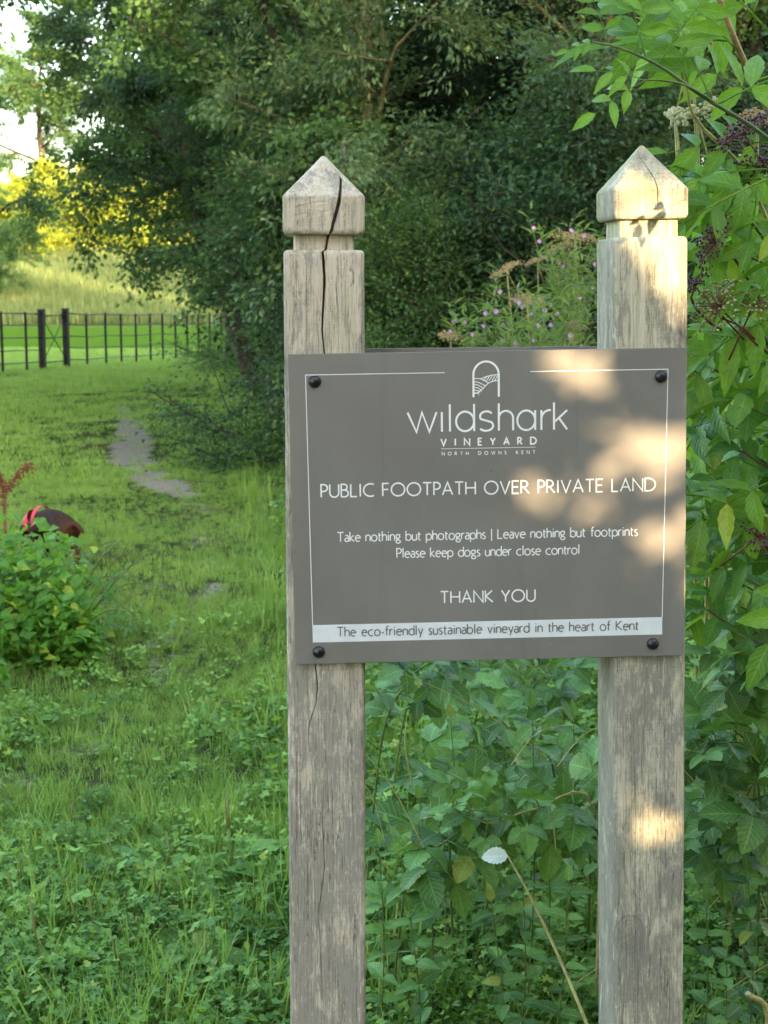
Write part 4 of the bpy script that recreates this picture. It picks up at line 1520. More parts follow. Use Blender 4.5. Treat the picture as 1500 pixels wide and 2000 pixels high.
gate = thing("iron_gate", (gx, gy, g1(gx, gy)), "narrow black iron gate with crossed braces between two thick posts", "gate")
GB = wm(gate)
gp = []
for t in tg:
    x, y = fence_line(t)
    z = g1(x, y)
    gp.append(Vector((x, y, z)))
    g = Geo()
    g.box((0, 0, .52), (.11, .11, 1.30))
    g.box((0, 0, 1.185), (.125, .125, .025))
    link("gate_post", g.mesh("gate_post", M_black_metal, False), gate, M_black_metal, Matrix.Translation((x, y, z)) @ dirmat(fdir), GB)
A0, A1 = gp
for h in (.14, .62, 1.06):
    link("gate_rail", Geo().tube([A0 + Vector((0, 0, h)), A1 + Vector((0, 0, h))], .013, 6).mesh("gate_rail", M_black_metal), gate, M_black_metal, None, GB)
for a, b in ((.14, 1.06), (1.06, .14)):
    link("brace", Geo().tube([A0 + Vector((0, 0, a)), A1 + Vector((0, 0, b))], .010, 6).mesh("brace", M_black_metal), gate, M_black_metal, None, GB)
for A, s in ((A0, 1), (A1, -1)):
    P = [A + fdir * s * .02 + Vector((0, 0, 1.15)), A + fdir * s * .12 + Vector((0, 0, 1.18)), A + fdir * s * .17 + Vector((0, 0, 1.10)), A + fdir * s * .15 + Vector((0, 0, .96))]
    link("latch_loop", Geo().tube(P, .016, 6).mesh("latch_loop", M_black_metal), gate, M_black_metal, None, GB)


# ------------------------------------------------------------------ dog
def make_dog():
    Y = 8.4
    base = at(104, 1100, Y)
    base.z = g1(base.x, base.y)
    t = thing("dog", base, "dark brown dog in a red harness sniffing behind the bindweed mound", "dog")
    t.rotation_euler = (0, 0, R(142))       # faces left and a little away
    B = wm(t)
    s = .74
    J = {}
    verts, edges, rad = [], [], []

    def v(p, r, to=None):
        verts.append(tuple(c * s for c in p))
        rad.append((r[0] * s, r[1] * s) if hasattr(r, '__len__') else (r * s, r * s))
        if to is not None:
            edges.append((to, len(verts) - 1))
        return len(verts) - 1
    # +x is forward
    pel = v((-.17, 0, .325), (.078, .088))
    loin = v((-.06, 0, .345), (.080, .085), pel)
    rib = v((.06, 0, .335), (.084, .100), loin)
    sh = v((.15, 0, .325), (.074, .092), rib)
    nk = v((.225, 0, .30), (.052, .058), sh)
    hd = v((.285, 0, .255), (.052, .055), nk)
    mz = v((.345, 0, .205), (.028, .03), hd)
    v((.385, 0, .175), (.018, .018), mz)
    tl = v((-.245, 0, .34), .024, pel)
    tl = v((-.30, 0, .32), .017, tl)
    v((-.35, 0, .27), .010, tl)
    for q in (-1, 1):
        a = v((.15, q * .055, .24), .040, sh)
        a = v((.135, q * .058, .15), .025, a)
        a = v((.145, q * .058, .06), .018, a)
        a = v((.150, q * .058, .015), .020, a)
        v((.178, q * .058, .012), .016, a)
        a = v((-.18, q * .058, .25), .055, pel)
        a = v((-.135, q * .062, .175), .034, a)
        a = v((-.215, q * .062, .105), .019, a)
        a = v((-.205, q * .062, .02), .018, a)
        v((-.175, q * .062, .012), .016, a)
    me = bpy.data.meshes.new("dog_body")
    me.from_pydata(verts, edges, [])
    o = bpy.data.objects.new("dog_tmp", me)
    COL.objects.link(o)
    sk = o.modifiers.new("skin", 'SKIN')
    for i, r in enumerate(rad):
        me.skin_vertices[0].data[i].radius = r
    me.skin_vertices[0].data[0].use_root = True
    o.modifiers.new("sub", 'SUBSURF').levels = 2
    dg = bpy.context.evaluated_depsgraph_get()
    me2 = bpy.data.meshes.new_from_object(o.evaluated_get(dg))
    me2.name = "dog_body"
    bpy.data.objects.remove(o)
    m, nt = newmat("dog_coat")
    tc = nd(nt, "ShaderNodeTexCoord").outputs["Object"]
    sp = nd(nt, "ShaderNodeSeparateXYZ", {0: tc})
    n = noise(nt, mapping(nt, tc, (40, 120, 120)), 1, 5)
    col = mixc(nt, smooth(nt, n, .3, .7), (.010, .005, .003), (.036, .016, .009))
    rump = mth(nt, 'MULTIPLY', smooth(nt, sp.outputs[0], -.05, -.22), smooth(nt, sp.outputs[2], .36, .24))
    col = mixc(nt, mth(nt, 'MULTIPLY', rump, .5), col, (.09, .035, .014))
    finish(nt, col, .7, .15, n, .6, .004)
    me2.materials.clear()
    me2.materials.append(m)
    for p in me2.polygons:
        p.use_smooth = True
    link("dog_body", me2, t, m, B)
    red = plain("red_webbing", (.62, .02, .055), .6, .3, .2, 60)
    dk = plain("dark_dog_hair", (.02, .012, .009), .7, .3, .3, 60)
    # harness: neck panel, chest strap, girth strap
    for nm, x0, z0, x1, z1, ra, rb_, wdt in (("harness_panel", .190, .325, .290, .268, .078, .056, .0), ("harness_strap", .10, .33, .135, .33, .100, .098, 0)):
        V, Q = [], []
        S_, K = 20, 4
        for i in range(K + 1):
            f = i / K
            c = Vector((x0 + (x1 - x0) * f, 0, z0 + (z1 - z0) * f))
            rr = ra + (rb_ - ra) * f
            dr = Vector((x1 - x0, 0, z1 - z0)).normalized()
            up = Vector((-dr.z, 0, dr.x))
            for j in range(S_):
                a = 2 * math.pi * j / S_
                q = c + Vector((0, 1, 0)) * math.cos(a) * rr * .92 + up * math.sin(a) * rr * 1.05
                V.append(tuple(q * s))
        for i in range(K):
            for j in range(S_):
                k = (j + 1) % S_
                Q.append((i * S_ + j, i * S_ + k, (i + 1) * S_ + k, (i + 1) * S_ + j))
        link(nm, Geo().add(V, Q).mesh(nm, red), t, red, B)
    for q in (-1, 1):
        lf = leaf_tpl(.085 * s, .055 * s, 5, 2, .1, .2, (.55, 1.3))
        M = Matrix.Translation((.270 * s, q * .044 * s, .29 * s)) @ dirmat((.15, q * .35, -1), (0, q, .2))
        V, T, U = xform(lf, M)
        V2 = V + np.array([0, q * .006, 0])
        g = Geo().add(V, T, U).add(V2, T[:, ::-1], U)
        link("ear", g.mesh("ear", dk), t, dk, B)
        link("eye", Geo().ball((.315 * s, q * .034 * s, .252 * s), .0075 * s).mesh("eye", M_bolt), t, M_bolt, B)
    link("nose", Geo().ball((.398 * s, 0, .172 * s), .012 * s).mesh("nose", M_bolt), t, M_bolt, B)
    return t


make_dog()

# ------------------------------------------------------------------ elder bush at the right
re_ = np.random.default_rng(4)
EL = [compound_mesh("leaf", p, L, w, G['elder'], re_, rach=.045) for p, L, w in ((2, .088, .030), (3, .080, .028), (2, .100, .034), (2, .075, .027), (3, .092, .031), (2, .082, .032))]
SL = [None] * 5
for i in range(5):
    V, T, U = leaf_tpl(.068 + .008 * i, .036 + .003 * i, 9, 2, .12 + .07 * i, .12 + .09 * i, (.40, 1.15), 0)
    g = Geo().add(V, T, U).tube([(0, -.014, .001), (0, 0, 0)], .0008, 4)
    SL[i] = g.mesh("leaf", G['dogwood'])
BL = [palmate_mesh("leaf", n, L, w, G['bramble'], re_) for n, L, w in ((3, .062, .046), (3, .052, .040), (5, .060, .040), (3, .070, .052))]
HL = [heart_mesh("leaf", L, w, G['bindweed'], re_) for L, w in ((.055, .045), (.065, .05), (.045, .038), (.06, .044))]
for i in range(3):
    pass
NL = []
for i in range(4):
    V, T, U = leaf_tpl(.055 + .006 * i, .034, 12, 2, .2 + .05 * i, .25, (.32, 1.1), .22)
    NL.append(Geo().add(V, T, U).mesh("leaf", G['bramble']))

elder = thing("elder_bush", (1.35, 3.1, g1(1.35, 3.1)), "tall elder bush with long bright green leaflets and berry heads right of the posts", "bush")
EB = wm(elder)


def cane(name, P, r0, r1, mat, parent, base, n=16, seg=8):
    pts = spline(P, n)
    g = Geo().tube(pts, [r0, r1], seg)
    link(name, g.mesh(name, mat), parent, mat, None, base)
    return pts


def leaf_at(parent, base, meshes, p, d, up=(0, 0, 1), roll=0, s=1.0, name="leaf", pick=None):
    me = meshes[pick if pick is not None else re_.integers(len(meshes))]
    M = Matrix.Translation(p) @ dirmat(d, up, roll) @ Matrix.Scale(s, 4)
    return link(name, me, parent, None, M, base)


# canes and branches (photo column, photo row, distance)
c1 = cane("branch", [at(1600, 420, 2.62), at(1500, 215, 2.55), at(1440, 90, 2.5), at(1395, -30, 2.48), at(1370, -120, 2.48)], .0055, .0045, M_stem_b, elder, EB)
c2 = cane("branch", [at(1660, 420, 2.55), at(1500, 270, 2.45), at(1375, 190, 2.38), at(1290, 130, 2.34), at(1215, 95, 2.32), at(1160, 82, 2.32)], .0042, .0016, M_stem_g, elder, EB)
c3 = cane("branch", [at(1440, 230, 2.42), at(1350, 172, 2.36), at(1300, 158, 2.34), at(1248, 156, 2.33)], .0022, .0013, M_stem_g, elder, EB)
c4 = cane("branch", [at(1620, 700, 2.7), at(1520, 480, 2.6), at(1450, 330, 2.55), at(1360, 235, 2.5), at(1340, 160, 2.46), at(1330, 60, 2.45)], .0045, .0018, M_stem_y, elder, EB)
c5 = cane("branch", [at(1700, 900, 2.7), at(1580, 640, 2.6), at(1500, 480, 2.52), at(1440, 400, 2.48)], .005, .002, M_stem_g, elder, EB)
c6 = cane("branch", [at(1700, 1100, 2.75), at(1560, 800, 2.65), at(1470, 620, 2.58), at(1400, 560, 2.54)], .005, .002, M_stem_g, elder, EB)
base_e = Vector((1.35, 3.1, 0))
for q in (c1[0], c2[0], c4[0], c5[0], c6[0]):
    cane("branch", [base_e + Vector((re_.uniform(-.12, .12), re_.uniform(-.1, .1), -.05)), base_e.lerp(q, .5) + Vector((.06, .05, .15)), q], .012, .006, M_bark, elder, EB, 12)
nleaf = 0
# leaves of the top sprays, set by hand: (u, v, distance, image direction deg, depth lean, scale, mesh)
for u, v, Y, an, dl, s, k in [(1175, 84, 2.32, 182, .1, .26, 3), (1190, 88, 2.32, 105, .2, .40, 1), (1240, 108, 2.32, 80, .1, .55, 1), (1262, 118, 2.33, 105, .1, .62, 2), (1285, 130, 2.34, 60, .1, .6, 4),
                              (1262, 156, 2.33, 205, -.1, .46, 3), (1258, 156, 2.33, 160, .0, .38, 0), (1345, 172, 2.37, 95, .2, .75, 4), (1390, 200, 2.40, 110, .1, .8, 2), (1400, 205, 2.4, 30, -.2, .85, 0),
                              (1420, 80, 2.5, 175, -.2, .9, 4), (1440, 100, 2.5, 130, .1, .9, 2), (1470, 30, 2.48, 70, .1, 1.0, 0), (1470, 160, 2.52, 20, .1, 1.0, 2), (1500, 200, 2.52, 150, -.2, .9, 4), (1500, 60, 2.5, 130, .1, 1.0, 1),
                              (1500, 350, 2.50, 176, -.15, .95, 0), (1510, 345, 2.45, 200, -.35, 1.0, 3), (1480, 365, 2.45, 262, -.3, .85, 3), (1540, 280, 2.5, 175, .1, .9, 4), (1530, 430, 2.5, 190, -.1, .95, 0), (1460, 395, 2.5, 235, -.2, .8, 5),
                              (1380, 30, 2.6, 120, .2, .9, 2), (1500, -20, 2.6, 200, .1, 1.1, 2)]:
    a = R(an)
    d = Vector((math.cos(a), dl, math.sin(a)))
    leaf_at(elder, EB, EL, at(u, v, Y), d, (re_.uniform(-.5, .5), -1.1, .8), 0, s * (1.3 if u < 1410 else 1.1), pick=k)
# body of the bush: drooping leaves along inner stems
for k in range(170):
    v = re_.uniform(300, 1120)
    lim = np.interp(v, [300, 420, 700, 1120], [1480, 1430, 1410, 1430])
    u = re_.uniform(lim, 1800)
    Y = re_.uniform(2.5, 3.3) - (.1 if u > 1450 else 0)
    a = R(re_.uniform(140, 260) if re_.uniform() < .8 else re_.uniform(-60, 60))
    d = Vector((math.cos(a), re_.uniform(-.5, .3), math.sin(a) * .8))
    leaf_at(elder, EB, EL, at(u, v, Y), d, (re_.uniform(-.5, .5), re_.uniform(-1.2, .1), 1), 0, re_.uniform(.75, 1.2))
for k in range(14):
    u0, v0 = re_.uniform(1420, 1750), re_.uniform(350, 900)
    Y = re_.uniform(2.6, 3.2)
    cane("branch", [base_e + Vector((re_.uniform(-.1, .1), 0, .3)), at(u0 + 120, v0 + 350, Y), at(u0, v0, Y)], .006, .0018, M_stem_g if k % 2 else M_stem_b, elder, EB, 10, 5)


# a spray reaching forward out of the picture; its leaflets throw the shadow on the post cap
sp_ = Vector((.405, 2.34, 1.605)) + SUNDIR * .42
cane("branch", [base_e + Vector((0, -.1, .4)), Vector((1.15, 2.5, 1.3)), Vector((.82, 2.1, 1.66)), sp_ + Vector((.06, 0, .03))], .006, .0014, M_stem_g, elder, EB, 14, 5)
leaf_at(elder, EB, EL, sp_ + Vector((.05, 0, .03)), (-.8, -.45, -.35), (.3, -.5, 1), 0, .62, pick=3)

# flower and berry heads
def umbel(parent, base, p, d, rad, nr, mat_s, mat_b, rb_, name, seed, sub=4, flat=.35):
    """branched head: stalk in the direction d, rays ending in berries/florets"""
    rd = random.Random(seed)
    D = Vector(d).normalized()
    M = dirmat(D)
    gs, gb = Geo(), Geo()
    gs.tube([Vector(p) - D * .12, Vector(p) - D * .05, Vector(p)], [.0017, .0013], 5)
    for i in range(nr):
        a = i * 2.399
        rr = rad * math.sqrt((i + .5) / nr)
        q = Vector(p) + M.to_3x3() @ Vector((rr * math.cos(a), rad * flat * (1 - (rr / rad) ** 2 * .7) + rd.uniform(-.004, .004), rr * math.sin(a)))
        gs.tube([Vector(p), Vector(p).lerp(q, .6) + D * .004, q], [.0010, .0006], 4, False)
        for j in range(sub):
            o = Vector((rd.gauss(0, 1), rd.gauss(0, 1), rd.gauss(0, .7)))
            o = o.normalized() * rad * .13 * rd.uniform(.5, 1.6)
            gs.tube([q, q + o * .5 + D * .002, q + o], [.0005, .0004], 3, False)
            gb.ball(q + o, rb_ * rd.uniform(.7, 1.2), 6, 4)
    link(name + "_stalks", gs.mesh(name + "_stalks", mat_s), parent, mat_s, None, base)
    link(name, gb.mesh(name, mat_b), parent, mat_b, None, base)


for u, v, Y, d, rad, nr, ms, mb, rb2 in [
        (1455, 265, 2.50, (-.5, -.2, .6), .048, 34, M_stem_r, M_berry_d, .0026), (1470, 320, 2.52, (.2, -.4, -.5), .042, 26, M_stem_r, M_berry_d, .0026),
        (1400, 475, 2.44, (-.9, -.2, .35), .050, 32, M_stem_r, M_berry_d, .0020), (1358, 560, 2.46, (-.5, -.1, .5), .030, 18, M_stem_r, M_berry_d, .0018),
        (1405, 600, 2.42, (-.6, -.4, .5), .050, 30, M_stem_r, M_berry_g, .0026), (1470, 600, 2.42, (.2, -.4, .7), .040, 24, M_stem_r, M_berry_g, .0026), (1480, 1050, 2.42, (.2, -.4, .3), .035, 20, M_stem_r, M_berry_d, .002)]:
    umbel(elder, EB, at(u, v, Y), d, rad, nr, ms, mb, rb2, "berry_cluster", int(u + v))
for P in ([at(1400, 475, 2.44), at(1430, 500, 2.46), at(1470, 560, 2.5), at(1510, 640, 2.55)], [at(1358, 560, 2.46), at(1352, 590, 2.46), at(1400, 640, 2.5), at(1520, 700, 2.6)], [at(1405, 620, 2.44), at(1450, 640, 2.46), at(1500, 690, 2.5), at(1560, 740, 2.6)]):
    cane("branch", P, .0016, .003, M_stem_r, elder, EB, 8, 6)
# hogweed heads standing just behind the elder
hw = "dried hogweed heads beside the elder"
def hogweed(u, v, Y, u0, mat, rad, lab, seed, d=(0, -.35, 1)):
    p = at(u, v, Y)
    bx, by = at(u0 + (230 if Y < 4 else 0), 900, Y).x, Y + (1.0 if Y < 4 else .05)
    b = Vector((bx, by, g1(bx, by)))
    t = thing("hogweed", b, lab, "wildflower", hw)
    B = wm(t)
    pts = spline([b - Vector((0, 0, .05)), b.lerp(p, .55) + Vector((.015, 0, 0)), p], 12)
    link("stem", Geo().tube(pts, [.005, .0022], 6).mesh("stem", M_stem_y), t, M_stem_y, None, B)
    umbel(t, B, p, d, rad, 30, M_stem_y, mat, .0030, "seed_head", seed, 5, .25)


hogweed(1362, 228, 2.75, 1400, M_cream, .052, "cream hogweed head just right of the right post cap", 1, (-.35, -.2, 1))
hogweed(1318, 222, 2.8, 1385, M_cream, .016, "small cream hogweed head left of the larger one", 2, (-.2, -.2, 1))
hogweed(1352, 88, 2.8, 1420, M_seed, .042, "brown hogweed head high among the elder leaves", 3, (.2, -.1, 1))
hogweed(1480, 232, 2.75, 1500, M_seed, .030, "tan hogweed head at the right edge", 4)
hogweed(1124, 468, 7.2, 1150, M_seed, .115, "dried tan hogweed head above the willowherb, beside the right post", 5, (.1, -.2, 1))
hogweed(1100, 486, 7.4, 1130, M_seed, .085, "pale hogweed head just below the highest one", 6, (-.3, -.2, 1))
hogweed(990, 530, 7.2, 1040, M_seed, .085, "tilted brown hogweed head left of the willowherb", 7, (-.5, -.1, .9))
hogweed(1050, 512, 7.4, 1060, M_seed, .06, "small brown hogweed head between the tilted and the highest one", 8, (-.3, 0, 1))
hogweed(880, 658, 7.0, 885, M_seed, .055, "low brown hogweed head in the shade left of the willowherb", 9)
hogweed(1120, 640, 6.8, 1125, M_seed, .06, "low rusty hogweed head beside the right post", 10)
hogweed(1030, 590, 7.0, 1050, M_seed, .09, "wide brown hogweed head in the middle of the willowherb", 11)


# ------------------------------------------------------------------ willowherb
def make_willowherb(b, H, label, seed):
    rd = random.Random(seed)
    t = thing("willowherb", b, label, "wildflower", "pink flowering willowherb plants behind the board")
    B = wm(t)
    gs, gl, gf = Geo(), Geo(), Geo()
    top = Vector((rd.gauss(0, .06), rd.gauss(0, .06), H))
    main = spline([(0, 0, -.05), tuple(top * .5 + Vector((rd.gauss(0, .03), 0, 0))), tuple(top)], 12)
    gs.tube(main, [.006, .002], 5)
    stems = [main]
    for i in range(9):
        f = rd.uniform(.45, .9)
        q = main[int(f * 12)]
        az = i * 2.4 + rd.random()
        L = H * .26 * rd.uniform(.6, 1.2)
        e = q + Vector((math.cos(az) * .45, math.sin(az) * .45, 1)).normalized() * L
        s = spline([q, q.lerp(e, .5) + Vector((math.cos(az), math.sin(az), 0)) * .02, e], 6)
        gs.tube(s, [.0022, .0012], 4)
        stems.append(s)
    tp = rhomb(.075, .013, .3)
    ps, ds = [], []
    for s in stems:
        for k, q in enumerate(s):
            if len(s) > 10 and k < 3:
                continue
            for _ in range(7 if len(s) > 10 else 6):
                az = rd.uniform(0, 6.28)
                ps.append(tuple(q + Vector((rd.gauss(0, .01), rd.gauss(0, .01), rd.gauss(0, .02)))))
                ds.append((math.cos(az), math.sin(az), rd.uniform(.1, 1.0)))
    rr = np.random.default_rng(seed)
    gl.leaves(tp, rotbatch(rr, len(ps), np.array(ds), .4) * rr.uniform(.6, 1.2, len(ps))[:, None, None], np.array(ps), rr.uniform(0, 1, len(ps)))
    link("stem", gs.mesh("stem", M_stem_g), t, M_stem_g, Matrix.Translation(b), B)
    link("foliage", gl.mesh("foliage", G['willow']), t, G['willow'], Matrix.Translation(b), B)
    for s in stems:
        if rd.random() < .62:
            q = s[-1] + Vector((rd.gauss(0, .012), rd.gauss(0, .012), rd.uniform(-.06, .01)))
            M = Matrix.Translation(b + q) @ dirmat((rd.gauss(0, .5), -1, rd.uniform(-.1, .8)), (0, 0, 1))
            link("flower", FLW, t, M_pink, M, B)
    return t


g = Geo()
for k in range(4):
    V, T, U = xform(leaf_tpl(.0125, .0125, 3, 1, .2, .1, (.65, 1.4)), Matrix.Rotation(R(-90), 4, 'X') @ Matrix.Rotation(R(90 * k), 4, 'Z') @ Matrix.Rotation(R(18), 4, 'X'))
    g.add(V, T, U, .1 * k)
FLW = g.mesh("flower", M_pink)
wl = ["at the right of the clump, tallest", "against the right post", "second tallest, left of the right post", "in the middle of the clump", "behind the middle of the clump", "shorter, left of the middle", "leftmost of the tall ones", "low, at the left end of the clump", "lowest, next to the dark thicket", "in the second row on the right", "in the second row on the left", "front plant above the board edge", "front plant right of centre", "front plant near the right post", "seen in the gap right of the right post", "farther back right of the right post"]
for k, (u, vt, Y) in enumerate([(1120, 470, 7.3), (1150, 500, 7.0), (1080, 500, 7.4), (1050, 540, 7.2), (1095, 530, 7.7), (1010, 600, 7.1), (975, 612, 7.0), (945, 618, 6.8), (925, 625, 7.0), (1140, 560, 6.7), (1060, 590, 6.7), (990, 635, 6.5), (1075, 620, 6.4), (1130, 600, 6.3), (1385, 520, 6.8), (1420, 560, 7.2)]):
    top = at(u, vt, Y)
    b = Vector((top.x, Y, g1(top.x, Y)))
    make_willowherb(b, top.z - b.z, "willowherb plant with small pink flowers, " + wl[k], 300 + k)


# ------------------------------------------------------------------ dogwood, brambles, nettles
def shoot(name, cat, label, group, P, meshes, nl, r0, r1, mat, s=(.7, 1.1), side=1.0, droop=-.2, pairs=True, stalk=.0, sname="stem"):
    b = Vector(P[0])
    t = thing(name, b, label, cat, group)
    B = wm(t)
    pts = spline(P, 20)
    link(sname, Geo().tube(pts, [r0, r1], 6).mesh(sname, mat), t, mat, None, B)
    for k in range(nl):
        f = .18 + .82 * (k + .5) / nl
        i = min(int(f * 20), 19)
        q = pts[i].lerp(pts[i + 1], f * 20 - i)
        tan = (pts[i + 1] - pts[i]).normalized()
        sd = tan.cross(Vector((re_.uniform(-.3, .3), re_.uniform(-.3, .3), 1))).normalized()
        az = (k * 2.4 if not pairs else k * math.pi / 2 * .9)
        sd = Matrix.Rotation(az + re_.uniform(-.4, .4), 3, tan) @ sd
        for q_ in ((1, -1) if pairs else (1,)):
            d = sd * q_ * side + tan * .35 + Vector((0, 0, droop))
            leaf_at(t, B, meshes, q, d, (re_.uniform(-.4, .4), re_.uniform(-.9, .1), 1), 0, re_.uniform(*s) * (1.1 - .45 * f))
    leaf_at(t, B, meshes, pts[-1], tan + Vector((0, 0, -.2)), (0, -.5, 1), 0, s[0] * .8)
    return t


def gp_(u, v, Y):
    """ground point under a pixel column at distance Y"""
    x = (u - 750) / FP * Y
    return Vector((x, Y, g1(x, Y)))


DW = "dogwood shoots below the elder"
dl = ["topmost", "second from the top", "third from the top", "fourth from the top", "middle", "sixth from the top", "seventh from the top", "eighth from the top", "ninth from the top", "lowest but one", "lowest", "shaded inner", "inner lower", "innermost"]
for k, (u, v, Y) in enumerate([(1395, 720, 2.55), (1440, 780, 2.5), (1375, 850, 2.6), (1450, 880, 2.55), (1400, 940, 2.5), (1370, 1010, 2.65), (1450, 1020, 2.55), (1390, 1110, 2.55), (1460, 1130, 2.5), (1380, 1190, 2.6), (1440, 1230, 2.55), (1410, 820, 2.9), (1430, 1060, 2.9), (1400, 1160, 3.0)]):
    p = at(u, v, Y)
    b = Vector((p.x + .38 + .05 * (k % 3), Y + .25, max(p.z - .5, .05)))
    b0 = Vector((1.3 + .06 * (k % 4), Y + .35, g1(.8, Y + .3)))
    shoot("dogwood_shoot", "shrub", "%s dogwood shoot with pointed oval leaves right of the posts" % dl[k], DW, [b0, b0.lerp(b, .6), p.lerp(b, .45) + Vector((0, 0, .08)), p], SL, 9, .005, .0014, M_stem_r if k % 3 == 0 else M_stem_g, (.95, 1.3), .9, -.35)

BR = "bramble shoots around the posts"
bl = []
for k, (P, n) in enumerate([
        # between the posts
        ([gp_(700, 0, 3.3), at(745, 1450, 3.2), at(800, 1330, 3.15), at(830, 1300, 3.1)], 5),
        ([gp_(740, 0, 3.6), at(790, 1400, 3.6), at(850, 1320, 3.5), at(870, 1290, 3.5)], 5),
        ([gp_(1190, 0, 3.0), at(1160, 1578, 2.95), at(1040, 1582, 2.9), at(950, 1608, 2.85), at(905, 1560, 2.85)], 7),
        ([gp_(900, 0, 3.1), at(880, 1640, 3.05), at(930, 1580, 3.0), at(1000, 1560, 2.95)], 5),
        ([gp_(760, 0, 3.0), at(800, 1690, 2.95), at(860, 1650, 2.9), at(905, 1620, 2.9)], 4),
        ([gp_(860, 0, 3.5), at(880, 1560, 3.4), at(940, 1500, 3.3), at(990, 1490, 3.2)], 5),
        ([gp_(1100, 0, 3.7), at(1080, 1500, 3.6), at(1020, 1450, 3.5), at(980, 1450, 3.4)], 5),
        ([gp_(1170, 0, 3.3), at(1150, 1640, 3.2), at(1110, 1610, 3.1), at(1080, 1620, 3.0)], 5),
        ([gp_(1010, 0, 4.0), at(1030, 1400, 3.9), at(1050, 1330, 3.8), at(1090, 1320, 3.7)], 6),
        ([gp_(920, 0, 4.3), at(930, 1400, 4.2), at(960, 1330, 4.1), at(920, 1300, 4.0)], 6),
        # right of the right post
        ([gp_(1520, 0, 2.9), at(1480, 1520, 2.85), at(1400, 1450, 2.8), at(1350, 1470, 2.75)], 6),
        ([gp_(1560, 0, 2.7), at(1540, 1350, 2.65), at(1500, 1330, 2.6), at(1430, 1290, 2.6)], 6),
        ([gp_(1450, 0, 3.3), at(1430, 1600, 3.2), at(1400, 1560, 3.1), at(1360, 1560, 3.0)], 6),
        ([gp_(1540, 0, 3.2), at(1500, 1500, 3.1), at(1450, 1440, 3.0), at(1400, 1400, 2.9)], 6),
        ([gp_(1480, 0, 3.0), at(1470, 1690, 2.95), at(1430, 1640, 2.9), at(1390, 1650, 2.85)], 5),
        ([gp_(1560, 0, 3.0), at(1520, 1600, 2.9), at(1470, 1560, 2.85), at(1420, 1580, 2.8)], 6),
        ([gp_(1500, 0, 3.6), at(1480, 1400, 3.5), at(1430, 1330, 3.4), at(1380, 1330, 3.3)], 6)]):
    lb = ["cane tight against the left post below the board", "short cane under the board's lower edge, near the left post", "long yellow cane crossing left from the right post", "shoot rising through the long yellow cane", "low shoot near the left post", "shoot with upturned leaves in the middle gap", "arching shoot just above the middle of the gap", "shoot beside the right post", "shoot below the board right of centre", "shoot below the board centre",
          "shoot beside the right post's outer edge", "cane entering from the right edge below the elder", "shaded low shoot right of the posts", "cane hanging from the right edge", "lowest shoot in the lower right", "shoot at the right edge, lower down", "inner shaded shoot below the dogwood"][k]
    shoot("bramble_shoot", "bramble", "bramble " + lb, BR, P, BL, n * 3, .0032, .0014, M_stem_y if k == 2 else M_stem_g, (.95, 1.6), .8, .0, False)

NT = "nettles and dead nettles behind the sign"
for k, (u, v, Y, lx_) in enumerate([(1040, 1380, 2.95, 0), (1060, 1500, 3.1, .02), (960, 1480, 3.2, -.02), (1120, 1400, 3.3, 0), (880, 1400, 3.3, .02), (820, 1560, 3.0, .03), (1110, 1720, 2.75, -.03), (960, 1760, 2.72, .03), (800, 1780, 2.75, .02), (1020, 1700, 2.8, 0), (1380, 1760, 2.7, 0), (1460, 1700, 2.75, .02), (1420, 1850, 2.6, -.01), (740, 1650, 2.9, .0)]):
    p = at(u, v, Y)
    b = Vector((p.x + lx_, Y + .03, g1(p.x, Y)))
    lab = ["tallest, yellow topped, below the board", "right of centre behind the long cane", "left of the yellow topped one", "close to the right post below the board", "near the board's lower edge, left of centre", "between left post and the cane", "near the foot of the right post", "low in the middle beside the diagonal stem", "low beside the left post", "under the long cane in the middle", "lower right beside the post", "lower right corner, taller", "lower right corner, lowest", "pressed beside the left post"][k]
    shoot("nettle", "nettle", "nettle stem " + lab, NT, [b, b.lerp(p, .5) + Vector((.01, 0, 0)), p], NL, 7, .0022, .0010, M_stem_g, (.75, 1.15), 1, -.1)

g = Geo()
for k in range(70):
    u, v, Y = re_.uniform(715, 1500), re_.uniform(1450, 2050), re_.uniform(2.65, 3.6)
    if 1160 < u < 1340:
        continue
    p = at(u, v, Y)
    p.z = max(p.z, .02)
    q = p + Vector((re_.normal() * .12, re_.normal() * .08, re_.uniform(.02, .22)))
    g.tube(spline([p, p.lerp(q, .5) + Vector((re_.normal() * .015, 0, .02)), q], 5), [.0013, .0008], 3, False)
tag(link("dry_stems", g.mesh("dry_stems", M_stem_y), None, M_stem_y), "dry straw coloured stems tangled through the undergrowth behind the posts", "ground cover", None, "stuff")

# diagonal straw-coloured stem with one upturned pale leaf
M_palelf = leafmat("pale_leaf_underside", (.42, .50, .44), (.55, .62, .56), None, .2, .6, .4, 7)
p0, p1 = at(1150, 2010, 2.52), at(992, 1672, 2.62)
ds = thing("bramble_shoot", gp_(1210, 0, 2.56), "bent straw coloured stem ending in a single upturned whitish leaf, between the posts", "bramble")
DB = wm(ds)
pts = cane("stem", [gp_(1210, 0, 2.56), at(1185, 2120, 2.53), p0, at(1085, 1855, 2.58), at(1035, 1750, 2.6), p1], .0042, .0016, M_stem_y, ds, DB, 24)
V, T, U = leaf_tpl(.050, .034, 14, 3, .22, .35, (.45, 1.25), .14)
leaf_me = Geo().add(V, T, U).mesh("leaf", M_palelf)
link("leaf", leaf_me, ds, M_palelf, Matrix.Translation(p1) @ dirmat((-1, -.15, .12), (.15, -.55, .8), R(-14)), DB)
